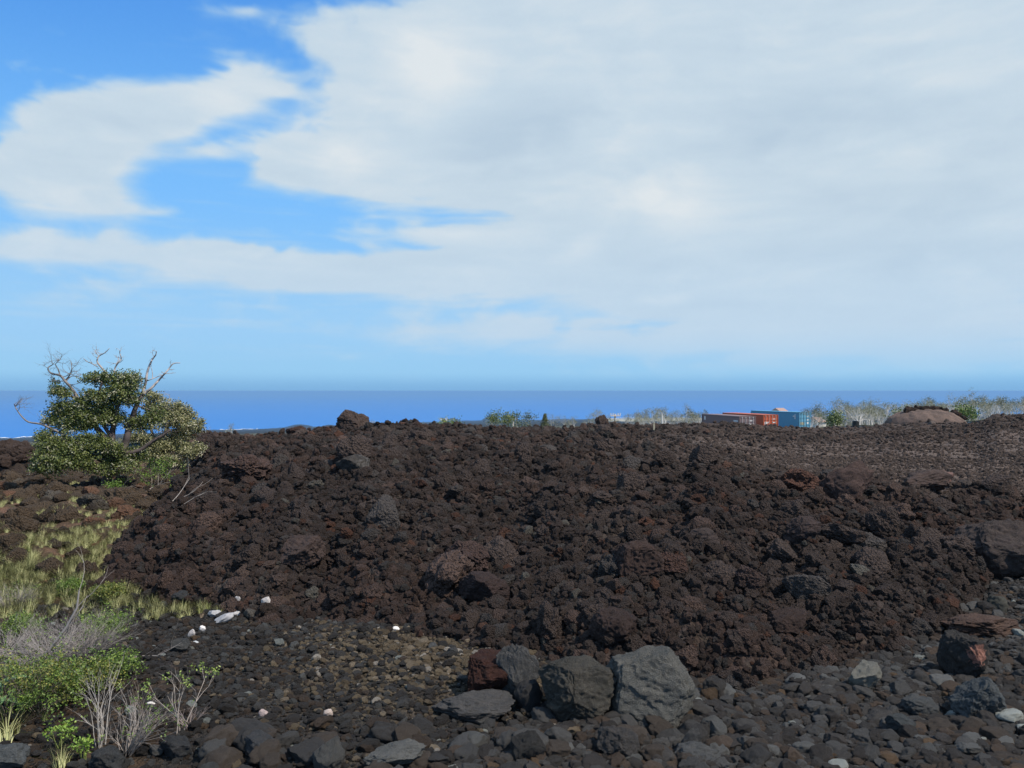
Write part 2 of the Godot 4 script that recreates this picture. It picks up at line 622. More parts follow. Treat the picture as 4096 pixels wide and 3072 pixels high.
func lava_base(x: float, d: float) -> float:
	# the flow's surface without clinker, wherever it lies above the ground
	var m := lava_mask(x, d)
	var g := ground_y(x, d)
	if m < -0.6:
		return g - 0.6
	var px := column(x, d)
	var c := crest_of(px)
	var crest_y := EYE - (c.x - HORIZON) / F * c.y - 0.20
	var front := table(FRONT_TOP, px)
	var top: float
	if d < c.y:
		top = lerpf(front, crest_y, clampf((d - 11.0) / (c.y - 11.0), 0.0, 1.0))
	else:
		top = crest_y - (d - c.y) * 0.11
	# hollow of the levelled strip, and the ridge before it
	var sp := smooth_patch(px, d)
	top -= 0.10 * sp * smoothstep(13.0, 16.0, d) * (1.0 - smoothstep(18.0, 26.0, d))
	if m <= 0.0:
		return g + m
	var rise := 1.0 - exp(-m / 1.7)
	rise = rise / (1.0 - exp(-4.0)) if m < 6.8 else 1.0
	var y := lerpf(g, top, clampf(rise, 0.0, 1.0))
	if d > c.y:
		y = minf(y, top)
	return y

func lava_y(x: float, d: float, detail := true) -> float:
	var y := lava_base(x, d)
	var m := lava_mask(x, d)
	if m < -0.3:
		return y
	var px := column(x, d)
	var calm := 1.0 - 0.75 * smooth_patch(px, d)
	var k := smoothstep(-0.1, 1.5, m)
	y += calm * k * (0.15 * n_a.get_noise_2d(x * 0.24 + 8.0, d * 0.24) + 0.12 * n_a.get_noise_2d(x * 0.62, d * 0.62 + 3.0) + 0.10 * n_a.get_noise_2d(x * 1.5 + 2.0, d * 1.5) + 0.055 * n_a.get_noise_2d(x * 3.4, d * 3.4 + 6.0))
	if d > 18.0:
		y += calm * smoothstep(18.0, 34.0, d) * 0.12 * n_b.get_noise_2d(x * 0.9, d * 0.5)
	if detail:
		y += (0.05 + 0.04 * smoothstep(10.0, 25.0, d)) * calm * n_b.get_noise_2d(x * 3.2, d * 3.2)
		y += 0.035 * n_c.get_noise_2d(x * 5.0, d * 5.0)
	return y

func surface_y(x: float, d: float) -> float:
	return maxf(ground_y(x, d), lava_y(x, d))

func hit(px: float, py: float) -> Vector3:
	# where the sight line through a pixel meets the ground or the lava
	var d := 2.5
	while d < 70.0:
		var p := at_pixel(px, py, d)
		if p.y <= surface_y(p.x, d):
			return Vector3(p.x, surface_y(p.x, d), -d)
		d *= 1.012
	return at_pixel(px, py, 50.0)

func sheet(a0: float, a1: float, na: int, d0: float, d1: float, nd: int, height: Callable, color: Callable, material: Material) -> ArrayMesh:
	# a fan-shaped grid that is finer near the road, as the sizes of the stones ask
	var s := Shape.new()
	var w := na + 1
	s.v.resize(w * (nd + 1))
	s.n.resize(w * (nd + 1))
	s.c.resize(w * (nd + 1))
	for r in nd + 1:
		var d := d0 * pow(d1 / d0, float(r) / nd)
		for k in w:
			var x := lerpf(a0, a1, float(k) / na) * d
			var y: float = height.call(x, d)
			s.v[r * w + k] = Vector3(x, y, -d)
			s.c[r * w + k] = color.call(x, d, y)
	for r in nd + 1:
		for k in w:
			var l := s.v[r * w + maxi(k - 1, 0)]
			var g := s.v[r * w + mini(k + 1, na)]
			var b := s.v[maxi(r - 1, 0) * w + k]
			var f := s.v[mini(r + 1, nd) * w + k]
			s.n[r * w + k] = (g - l).cross(f - b).normalized()
	s.i.resize(na * nd * 6)
	var q := 0
	for r in nd:
		for k in na:
			var a := r * w + k
			s.i[q] = a
			s.i[q + 1] = a + w
			s.i[q + 2] = a + 1
			s.i[q + 3] = a + 1
			s.i[q + 4] = a + w
			s.i[q + 5] = a + w + 1
			q += 6
	return s.made(material)

func soil_color(x: float, d: float, _y: float) -> Color:
	var px := column(x, d)
	var u := n_b.get_noise_2d(x * 0.8, d * 0.8)
	var w := n_b.get_noise_2d(x * 3.0 + 20.0, d * 3.0)
	var gravel := Color(0.035, 0.032, 0.031) * (1.0 + 0.5 * w)
	var pale := Color(0.08, 0.064, 0.045) * (1.0 + 0.7 * w)
	var gx := (x + 0.55) / 1.4
	var gd := (d - 6.0) / 1.1
	var c := gravel.lerp(pale, clampf(exp(-(gx * gx + gd * gd)) * 1.3 + w * 0.4 - 0.1, 0.0, 0.75))
	var left := 1.0 - smoothstep(-4.6, -3.6, x + 0.06 * (d - 8.0) + u * 0.8)
	left *= smoothstep(6.6, 7.8, d + u)
	var soil := Color(0.13, 0.085, 0.055).lerp(Color(0.23, 0.125, 0.08), smoothstep(-0.05, 0.35, u))
	soil = soil.lerp(Color(0.075, 0.065, 0.045), smoothstep(0.0, 0.4, w) * 0.7)
	c = c.lerp(soil, left)
	# brown leaf litter round the shrubs by the road
	var litter := smoothstep(-1.5, -2.1, x + u * 0.7) * smoothstep(6.0, 5.2, d)
	c = c.lerp(Color(0.060, 0.040, 0.024) * (1.0 + 0.8 * w), litter * 0.8)
	c.a = 1.0
	return c

func lava_color(x: float, d: float, _y: float) -> Color:
	var px := column(x, d)
	var u := n_b.get_noise_2d(x * 0.35 + 3.0, d * 0.35)
	var w := n_b.get_noise_2d(x * 2.0, d * 2.0)
	var c := Color(0.042, 0.031, 0.027).lerp(Color(0.060, 0.040, 0.033), smoothstep(-0.15, 0.4, u))
	c = c.lerp(Color(0.054, 0.048, 0.046), smoothstep(0.05, 0.4, w) * 0.6)
	c = c.lerp(Color(0.185, 0.142, 0.122), smooth_patch(px, d) * 0.9)
	c.a = 1.0
	return c

func make_ground() -> void:
	structure("ground", sheet(-1.35, 1.35, 420, 1.2, 60.0, 420, ground_y, soil_color, mat.soil))

func make_lava_field() -> void:
	structure("lava_field", sheet(-1.2, 1.2, 640, 4.6, 78.0, 760, lava_y, lava_color, mat.lava))

# ---------------------------------------------------------------- rocks

var clinkers: Array[ArrayMesh] = []
var stones: Array[ArrayMesh] = []
var blocks: Array[ArrayMesh] = []

func ball(level: int) -> Array:
	# an icosahedron split level times: [points, indices]
	var t := (1.0 + sqrt(5.0)) / 2.0
	var v := PackedVector3Array()
	for p: Vector3 in [Vector3(-1, t, 0), Vector3(1, t, 0), Vector3(-1, -t, 0), Vector3(1, -t, 0), Vector3(0, -1, t), Vector3(0, 1, t), Vector3(0, -1, -t), Vector3(0, 1, -t), Vector3(t, 0, -1), Vector3(t, 0, 1), Vector3(-t, 0, -1), Vector3(-t, 0, 1)]:
		v.append(p.normalized())
	var f := PackedInt32Array([0, 11, 5, 0, 5, 1, 0, 1, 7, 0, 7, 10, 0, 10, 11, 1, 5, 9, 5, 11, 4, 11, 10, 2, 10, 7, 6, 7, 1, 8, 3, 9, 4, 3, 4, 2, 3, 2, 6, 3, 6, 8, 3, 8, 9, 4, 9, 5, 2, 4, 11, 6, 2, 10, 8, 6, 7, 9, 8, 1])
	for s in level:
		var mid := {}
		var g := PackedInt32Array()
		for k in range(0, f.size(), 3):
			var e := [0, 0, 0]
			for j in 3:
				var a := f[k + j]
				var b := f[k + (j + 1) % 3]
				var key := mini(a, b) * 1000000 + maxi(a, b)
				if not mid.has(key):
					mid[key] = v.size()
					v.append(((v[a] + v[b]) * 0.5).normalized())
				e[j] = mid[key]
			for w: int in [f[k], e[0], e[2], f[k + 1], e[1], e[0], f[k + 2], e[2], e[1], e[0], e[1], e[2]]:
				g.append(w)
		f = g
	return [v, f]

func rock_mesh(kind: String, seed_: int, base: Array, material: Material, color: Callable) -> ArrayMesh:
	var r := RandomNumberGenerator.new()
	r.seed = seed_
	var off := Vector3(r.randf() * 50.0, r.randf() * 50.0, r.randf() * 50.0)
	var planes := []
	var count: int = {"clinker": 5, "stone": 9, "block": 12, "slab": 10}[kind]
	for k in count:
		planes.append([Vector3(r.randfn(), r.randfn(), r.randfn()).normalized(), r.randf_range(0.5, 0.85) if kind != "stone" else r.randf_range(0.55, 0.86)])
	if seed_ == 503:
		planes = [[Vector3(0.12, 0.34, 0.93).normalized(), 0.50], [Vector3(-0.25, 0.9, 0.1).normalized(), 0.72], [Vector3(0.8, 0.5, 0.2).normalized(), 0.74], [Vector3(-0.9, 0.2, 0.3).normalized(), 0.75], [Vector3(0.9, -0.2, 0.3).normalized(), 0.78]]
	var s := Shape.new()
	var pts: PackedVector3Array = base[0]
	for p0: Vector3 in pts:
		var p := p0
		if kind == "clinker":
			p *= 1.0 + 0.26 * n_a.get_noise_3dv(p0 * 1.1 + off) + 0.22 * n_c.get_noise_3dv(p0 * 1.9 + off)
		else:
			p *= 1.0 + 0.12 * n_a.get_noise_3dv(p0 * 1.2 + off)
		for q: Array in planes:
			var over: float = p.dot(q[0]) - q[1]
			if over > 0.0:
				p -= q[0] * over * (0.7 if kind == "clinker" else 0.88)
		if kind == "clinker":
			p += p0 * (0.11 * n_r.get_noise_3dv(p0 * 2.2 + off) + 0.10 * n_b.get_noise_3dv(p0 * 6.0 + off))
		elif kind == "block":
			p += p0 * (0.10 * n_b.get_noise_3dv(p0 * 2.5 + off) + 0.05 * n_r.get_noise_3dv(p0 * 4.0 + off) + 0.025 * n_b.get_noise_3dv(p0 * 9.0 + off))
		else:
			p += p0 * (0.15 * n_b.get_noise_3dv(p0 * 2.0 + off) + 0.05 * n_b.get_noise_3dv(p0 * 8.0 + off))
		s.v.append(p)
		s.c.append(color.call(p0, p))
	s.n.resize(s.v.size())
	s.i = base[1]
	for k in range(0, s.i.size(), 3):
		var a := s.i[k]
		var b := s.i[k + 1]
		var c := s.i[k + 2]
		var m := (s.v[b] - s.v[a]).cross(s.v[c] - s.v[a])
		s.n[a] += m
		s.n[b] += m
		s.n[c] += m
	for k in s.n.size():
		s.n[k] = s.n[k].normalized()
	# the icosahedron above runs counter-clockwise; turn it
	for k in range(0, s.i.size(), 3):
		var b := s.i[k + 1]
		s.i[k + 1] = s.i[k + 2]
		s.i[k + 2] = b
	return s.made(material)

func all_white(_a: Vector3, _b: Vector3) -> Color:
	return Color.WHITE

var ball3: Array
var ball4: Array
var ball5: Array

func make_rock_meshes() -> void:
	ball3 = ball(3)
	ball4 = ball(4)
	ball5 = ball(5)
	for k in 12:
		clinkers.append(rock_mesh("clinker", 100 + k, ball4, mat.clinker, all_white))
	for k in 6:
		clinkers.append(rock_mesh("block", 130 + k, ball4, mat.clinker, all_white))
	for k in 10:
		stones.append(rock_mesh("stone", 200 + k, ball3, mat.stone, all_white))
	for k in 8:
		blocks.append(rock_mesh("block", 300 + k, ball4, mat.block, all_white))

func lava_tint(x: float, d: float) -> Color:
	var u := n_b.get_noise_2d(x * 0.35 + 3.0, d * 0.35)
	var c := Color(0.088, 0.067, 0.060).lerp(Color(0.122, 0.082, 0.069), smoothstep(-0.1, 0.45, u + rng.randf_range(-0.35, 0.35)))
	if rng.randf() < 0.14:
		c = Color(0.088, 0.078, 0.074)
	if rng.randf() < 0.03:
		c = Color(0.15, 0.075, 0.052)
	if rng.randf() < 0.012:
		c = Color(0.17, 0.16, 0.14)
	c = c.lerp(Color(0.26, 0.20, 0.172), smooth_patch(column(x, d), d) * 0.9)
	var k := rng.randf_range(0.75, 1.3)
	return Color(c.r * k, c.g * k, c.b * k)

# boulders one can tell apart: kind, colour, name, label, category, box in the picture (left, top, right, bottom), depth share, seed
var landmarks := []

func near_to(p: Vector3, lava: bool) -> String:
	var best := ""
	var least := 1e9
	for q: Array in landmarks:
		var f: float = p.distance_squared_to(q[0])
		if q[2] == lava and f < least:
			least = f
			best = q[1]
	return best

func make_boulders() -> void:
	rng.seed = 71
	var list := [
		["block", Color(0.175, 0.176, 0.165), "boulder", "large pale grey flat-faced boulder at the edge of the gravel, tallest of the roadside row", [606, 655, 699, 728], 0.7, 1],
		["block", Color(0.105, 0.099, 0.086), "boulder", "rough crumbling grey-brown boulder against the left side of the large pale boulder", [539, 660, 618, 724], 0.8, 2],
		["block", Color(0.084, 0.039, 0.031), "boulder", "dark red boulder at the end of the pale gravel heap", [466, 656, 524, 702], 0.9, 3],
		["slab", Color(0.119, 0.119, 0.119), "leaning_slab", "grey slab leaning between the dark red boulder and the crumbling boulder", [497, 647, 542, 706], 0.5, 4],
		["block", Color(0.087, 0.087, 0.092), "rock", "small dark grey angular rock propped in front of the leaning slab", [513, 683, 543, 716], 0.8, 5],
		["slab", Color(0.109, 0.106, 0.106), "stone_slab", "long low grey slab lying in front of the dark red boulder", [430, 698, 516, 724], 0.5, 6],
		["slab", Color(0.175, 0.178, 0.171), "stone_slab", "wide pale grey flat slab by the road beside an upright pale block", [364, 748, 428, 775], 0.7, 7],
		["block", Color(0.168, 0.171, 0.168), "rock", "pale grey upright block by the road beside a wide flat slab", [315, 743, 348, 776], 0.8, 8],
		["stone", Color(0.092, 0.095, 0.102), "rock", "smooth blue-grey rounded rock at the roadside between the twig clump and the pale block", [238, 738, 276, 764], 0.8, 9],
		["stone", Color(0.070, 0.073, 0.078), "rock", "dark round rock below the taller leafy twig plant", [157, 743, 193, 766], 0.8, 10],
		["stone", Color(0.084, 0.087, 0.090), "rock", "dark grey rounded rock at the foot of the twig clump", [96, 752, 132, 776], 0.8, 11],
		["slab", Color(0.147, 0.161, 0.168), "rock", "grey angular rock by the green sprigs at the roadside", [-6, 752, 36, 778], 0.8, 12],
		["slab", Color(0.301, 0.294, 0.259), "rock", "pale buff triangular rock standing on the dark gravel edge", [851, 660, 881, 695], 0.6, 13],
		["stone", Color(0.070, 0.066, 0.063), "boulder", "dark boulder with a pink broken patch on its face", [945, 633, 992, 682], 0.8, 14],
		["slab", Color(0.098, 0.109, 0.115), "boulder", "blue-grey ridged boulder below the boulder with the pink patch", [960, 680, 1012, 720], 0.9, 15],
		["block", Color(0.101, 0.095, 0.092), "rock", "grey-brown square rock on the gravel to the right of the large pale boulder", [702, 678, 729, 700], 0.8, 16],
		["stone", Color(0.123, 0.129, 0.132), "rock", "light grey smooth rock half buried in the rounded gravel", [905, 700, 940, 722], 0.8, 17],
		["slab", Color(0.105, 0.115, 0.120), "rock", "pointed grey-green rock lying in the rounded gravel", [887, 715, 916, 736], 0.8, 18],
		["slab", Color(0.133, 0.137, 0.140), "rock", "long grey rock by the road below the large pale boulder", [672, 752, 725, 774], 0.7, 19],
		["slab", Color(0.119, 0.119, 0.120), "rock", "flat grey wedge leaning on the rocks below the large pale boulder", [681, 727, 704, 756], 0.5, 20],
		["block", Color(0.070, 0.070, 0.070), "rock", "big dark rock at the roadside below the crumbling boulder", [511, 735, 547, 768], 0.8, 21],
		["stone", Color(0.081, 0.077, 0.076), "rock", "broad dark grey rock by the road beside the leaning wedge", [596, 738, 642, 768], 0.8, 22],
		["slab", Color(0.112, 0.115, 0.116), "rock", "low grey rock in the dark gravel by the fallen twigs", [168, 640, 190, 654], 0.8, 23],
		["stone", Color(0.084, 0.087, 0.092), "rock", "rounded grey rock at the foot of the lava beside the white stones", [170, 596, 188, 608], 0.8, 24],
		# on the lava
		["clinker", Color(0.080, 0.058, 0.050), "lava_boulder", "tall hunched lava boulder standing up on the crest", [334, 416, 368, 440], 0.9, 31],
		["block", Color(0.100, 0.090, 0.082), "lava_boulder", "broad grey boulder with a pale right face high on the lava slope", [332, 455, 369, 474], 0.8, 32],
		["block", Color(0.16, 0.135, 0.125), "lava_rock", "small pinkish pale rock beside the broad grey boulder", [323, 461, 334, 470], 0.8, 33],
		["slab", Color(0.102, 0.069, 0.061), "lava_slab", "huge tilted smooth lava slab before the levelled brown strip", [815, 466, 880, 506], 0.35, 34],
		["clinker", Color(0.125, 0.066, 0.050), "lava_block", "rusty red clinker heap against the tilted smooth slab", [780, 470, 825, 498], 0.8, 35],
		["slab", Color(0.096, 0.068, 0.059), "lava_slab", "overhanging lava slab with a pale pink edge above a dark hollow", [905, 472, 962, 494], 0.9, 36],
		["block", Color(0.098, 0.078, 0.072), "lava_block", "large smooth block on the right slope above the pink-patched boulder", [968, 520, 1050, 580], 0.7, 37],
		["slab", Color(0.13, 0.13, 0.115), "lava_rock", "pale greenish splinter of rock lying across the right slope", [985, 597, 1010, 614], 0.5, 38],
		["clinker", Color(0.088, 0.060, 0.054), "lava_block", "large block with a flat top over a deep shadow on the front slope", [736, 575, 768, 602], 0.9, 39],
		["slab", Color(0.084, 0.061, 0.057), "lava_slab", "long dark slab tilted over a crack in the right slope", [785, 528, 826, 552], 0.7, 40],
		["block", Color(0.098, 0.066, 0.058), "lava_block", "wide angular block low in the middle of the front slope", [610, 540, 668, 580], 0.8, 41],
		["clinker", Color(0.105, 0.063, 0.052), "lava_block", "brown knobbly block beside the wide angular block on the front slope", [655, 560, 690, 582], 0.9, 42],
		["clinker", Color(0.084, 0.055, 0.049), "lava_block", "big dark lump of clinker on the left of the front slope", [440, 545, 490, 582], 0.9, 43],
		["block", Color(0.088, 0.061, 0.057), "lava_block", "flat broken face of lava below the dark lump of clinker", [455, 575, 512, 604], 0.7, 44],
		["slab", Color(0.091, 0.065, 0.058), "lava_slab", "wedge of lava leaning out of the left slope", [268, 535, 322, 570], 0.8, 45],
		["clinker", Color(0.088, 0.057, 0.049), "lava_block", "toothed overhanging lump at the shoulder of the lava, above the grass", [212, 458, 268, 486], 0.9, 46],
		["block", Color(0.091, 0.063, 0.057), "lava_block", "triangular block at the foot of the front slope facing the pale gravel", [590, 610, 640, 650], 0.8, 47],
		["block", Color(0.095, 0.065, 0.057), "lava_block", "squared block at the foot of the slope above the dark gravel", [768, 614, 812, 642], 0.8, 48],
		["slab", Color(0.105, 0.068, 0.054), "lava_slab", "long rusty brown slab above the pink-patched boulder", [952, 618, 1030, 640], 0.7, 49],
		["slab", Color(0.105, 0.081, 0.075), "lava_slab", "thin split slab sticking out of the middle slope", [690, 535, 722, 552], 0.5, 50],
		["clinker", Color(0.080, 0.058, 0.050), "lava_boulder", "rounded knob of lava on the crest near the white posts", [595, 415, 610, 430], 0.9, 51],
		["clinker", Color(0.088, 0.055, 0.048), "lava_boulder", "low rounded knob of lava on the crest before the sea", [284, 425, 306, 436], 0.9, 52],
	]
	for q: Array in list:
		var box: Array = q[4]
		var cx: float = (box[0] + box[2]) * 0.5
		var foot := hit(cx, minf(box[3], 764.0))
		if box[3] > 768.0:
			foot = hit(cx, 764.0)
			foot.z += 0.1
		if box[1] < 432:
			# on the crest: stand at the crest's distance
			var cd := crest_of(cx).y - 1.0
			foot = Vector3((cx - 512.0) / F * cd, lava_y((cx - 512.0) / F * cd, cd), -cd)
		var d := -foot.z
		var w: float = (box[2] - box[0]) / F * d
		var h: float = (box[3] - box[1]) / F * d
		var deep: float = w * float(q[5])
		var kind: String = q[0]
		var base := q[1] as Color
		var seed_: int = q[6]
		var tone := func(p0: Vector3, _p: Vector3) -> Color:
			var c := base
			var u := n_b.get_noise_3dv(p0 * 1.6 + Vector3(seed_, 0, 0))
			c = Color(c.r * (1.0 + 0.35 * u), c.g * (1.0 + 0.3 * u), c.b * (1.0 + 0.25 * u))
			if seed_ == 14:
				var spot := p0 - Vector3(0.22, 0.12, 0.95).normalized()
				spot.y *= 1.25
				var edge := spot.length() + 0.35 * n_b.get_noise_3dv(p0 * 4.0)
				if edge < 0.46:
					c = Color(0.40, 0.20, 0.155) * (1.0 + 0.6 * n_b.get_noise_3dv(p0 * 9.0))
			if seed_ == 36 and p0.x > 0.35 and p0.z > 0.2 and p0.y > -0.2 and n_a.get_noise_3dv(p0 * 3.0) > 0.0:
				c = Color(0.22, 0.13, 0.11)
			if seed_ == 32 and p0.x > 0.45:
				c = c.lerp(Color(0.2, 0.19, 0.18), smoothstep(0.0, 0.3, n_b.get_noise_3dv(p0 * 5.0) + 0.1))
			c.a = 1.0
			return c
		var m := rock_mesh(kind, 500 + seed_ * 3, ball5 if w * F / d > 40.0 else ball4, mat.clinker if kind == "clinker" else (mat.block if kind == "block" else mat.stone), tone)
		var b := m.get_aabb()
		var size := Vector3(w / b.size.x, h * 1.12 / b.size.y, deep / b.size.z)
		var turn := Basis(Vector3.UP, rng.randf_range(-0.25, 0.25))
		if seed_ in [34, 36, 40, 4, 20, 13]:
			turn = turn * Basis(Vector3(0, 0, 1), {34: 0.35, 36: 0.12, 40: 0.3, 4: 0.2, 20: -0.35, 13: -0.3}[seed_])
		var centre := Vector3(foot.x, foot.y + h * 0.40, foot.z - deep * 0.35)
		var mid := turn * (b.get_center() * size)
		var o := mesh_thing(q[2], m, Transform3D(turn.scaled_local(size), centre - mid))
		tag(o, q[3], "rock")
		var short: Dictionary = {1: "large pale boulder", 2: "crumbling boulder", 3: "dark red boulder", 6: "long low slab", 7: "wide flat slab", 8: "upright pale block", 9: "smooth blue-grey rock", 10: "leafy twig plant", 11: "twig clump", 13: "pale triangular rock", 14: "pink-patched boulder", 15: "blue-grey ridged boulder", 16: "square grey-brown rock", 17: "light half-buried rock", 19: "long grey rock", 21: "big dark rock", 22: "broad dark rock", 24: "white stones",
			31: "hunched boulder", 32: "broad grey boulder", 34: "tilted smooth slab", 36: "overhanging slab", 37: "large smooth block", 38: "pale greenish splinter", 39: "flat-topped block", 40: "long tilted slab", 41: "wide angular block", 43: "dark clinker lump", 44: "flat broken face", 45: "leaning wedge", 46: "toothed overhang", 47: "triangular block", 48: "squared block", 49: "rusty slab", 50: "thin split slab", 51: "rounded crest knob", 52: "low crest knob"}
		if short.has(seed_):
			landmarks.append([o.position, short[seed_], seed_ > 30])

func make_lava_rocks() -> void:
	rng.seed = 72
	var places := []
	var tints := []
	for k in clinkers.size():
		places.append([])
		tints.append(PackedColorArray())
	var big := []      # the largest in view: things of their own
	var zones := [
		# from, to, count, smallest, largest (half sizes in metres)
		[5.0, 11.0, 60000, 0.014, 0.030], [5.0, 11.0, 18000, 0.028, 0.055], [5.0, 11.5, 9000, 0.045, 0.085], [5.0, 11.5, 700, 0.08, 0.13], [5.5, 12.0, 110, 0.11, 0.22],
		[10.5, 20.0, 60000, 0.028, 0.055], [10.5, 20.0, 16000, 0.05, 0.10], [11.0, 20.0, 600, 0.11, 0.24],
		[19.0, 36.0, 42000, 0.05, 0.10], [19.0, 36.0, 5000, 0.09, 0.17], [20.0, 36.0, 150, 0.18, 0.32],
		[34.0, 56.0, 26000, 0.07, 0.15], [34.0, 54.0, 700, 0.14, 0.27],
	]
	for z: Array in zones:
		for k in int(z[2]):
			var d: float = sqrt(lerpf(z[0] * z[0], z[1] * z[1], rng.randf()))
			var x := rng.randf_range(-0.95, 0.80) * d
			var m := lava_mask(x, d)
			var pick := rng.randf()
			if m < -0.05:
				continue
			var px := column(x, d)
			if d > crest_of(px).y + 6.0:
				continue
			var sp := smooth_patch(px, d)
			var half := lerpf(z[3], z[4], pick * pick)
			if sp > 0.3:
				if half > 0.12 and rng.randf() < 0.85:
					continue
				half *= lerpf(1.0, 0.5, sp)
			if m < 0.6 and half > 0.16:
				continue
			var y := lava_y(x, d, half < 0.2)
			var tr := Transform3D(spin(Vector3(half * rng.randf_range(0.8, 1.25), half * rng.randf_range(0.6, 1.0), half * rng.randf_range(0.8, 1.2))), Vector3(x, y + half * rng.randf_range(-0.15, 0.4), -d))
			var n := rng.randi() % clinkers.size()
			var c := lava_tint(x, d)
			if absf(x / d) < 0.66:
				big.append([half / d, n, tr, c])
			else:
				places[n].append(tr)
				tints[n].append(c)
	big.sort_custom(func(a: Array, b: Array) -> bool: return a[0] > b[0])
	var tones := [
		[Color(0.086, 0.065, 0.058), "dark brown clinker block jutting from the lava field", "clinker_dark"],
		[Color(0.120, 0.081, 0.068), "rusty brown clinker block jutting from the lava field", "clinker_rust"],
		[Color(0.087, 0.077, 0.073), "charcoal grey clinker block jutting from the lava field", "clinker_grey"],
		[Color(0.17, 0.13, 0.11), "light brown clinker block on the levelled strip of the lava field", "clinker_light"],
	]
	var mats := []
	for t: Array in tones:
		var m: StandardMaterial3D = mat.clinker.duplicate()
		m.resource_name = t[2]
		m.albedo_color = (t[0] as Color).linear_to_srgb()
		mats.append(m)
	for k in big.size():
		var q: Array = big[k]
		if k < 290:
			var c: Color = q[3]
			var t := 0
			if smooth_patch(column(q[2].origin.x, -q[2].origin.z), -q[2].origin.z) > 0.4:
				t = 3
			elif c.r > c.b * 1.62:
				t = 1
			elif c.r < c.b * 1.3:
				t = 2
			var o := mesh_thing("clinker_block", clinkers[q[1]], q[2], mats[t])
			var cd: float = -q[2].origin.z
			var spot := "at the foot of the slope" if cd < 7.5 else ("on the front slope" if cd < 11.0 else ("behind the front slope" if cd < 20.0 else ("far back on the lava" if cd < 34.0 else "along the crest")))
			tag(o, "%s clinker block %s near the %s" % [["dark brown", "rusty brown", "charcoal grey", "light brown"][t], spot, near_to(q[2].origin, true)], "rock", "%s clinker blocks" % ["dark brown", "rusty brown", "charcoal grey", "light brown"][t])
		else:
			places[q[1]].append(q[2])
			tints[q[1]].append(q[3])
	var rubble := stuff("clinker_rubble", "loose dark clinker covering the whole lava field", "rubble")
	for k in clinkers.size():
		many("clinker", clinkers[k], rubble, places[k], tints[k])

func gravel_tint(pale: float, light: float) -> Color:
	var r := rng.randf()
	var c := Color(0.056, 0.053, 0.051)
	if r < 0.30:
		c = Color(0.042, 0.038, 0.036)
	elif r < 0.55:
		c = Color(0.073, 0.072, 0.071)
	elif r < 0.72:
		c = Color(0.068, 0.051, 0.040)
	elif r < 0.735:
		c = Color(0.095, 0.064, 0.040)
	elif r < 0.79:
		c = Color(0.11, 0.112, 0.11)
	if rng.randf() < pale:
		var q := rng.randf()
		c = Color(0.19, 0.15, 0.10) if q < 0.5 else (Color(0.14, 0.108, 0.072) if q < 0.8 else (Color(0.27, 0.22, 0.16) if q < 0.94 else Color(0.42, 0.38, 0.33)))
	elif rng.randf() < 0.007:
		c = Color(0.30, 0.32, 0.30)
	var k := rng.randf_range(0.75, 1.3)
	k *= light
	return Color(c.r * k, c.g * k, c.b * k)

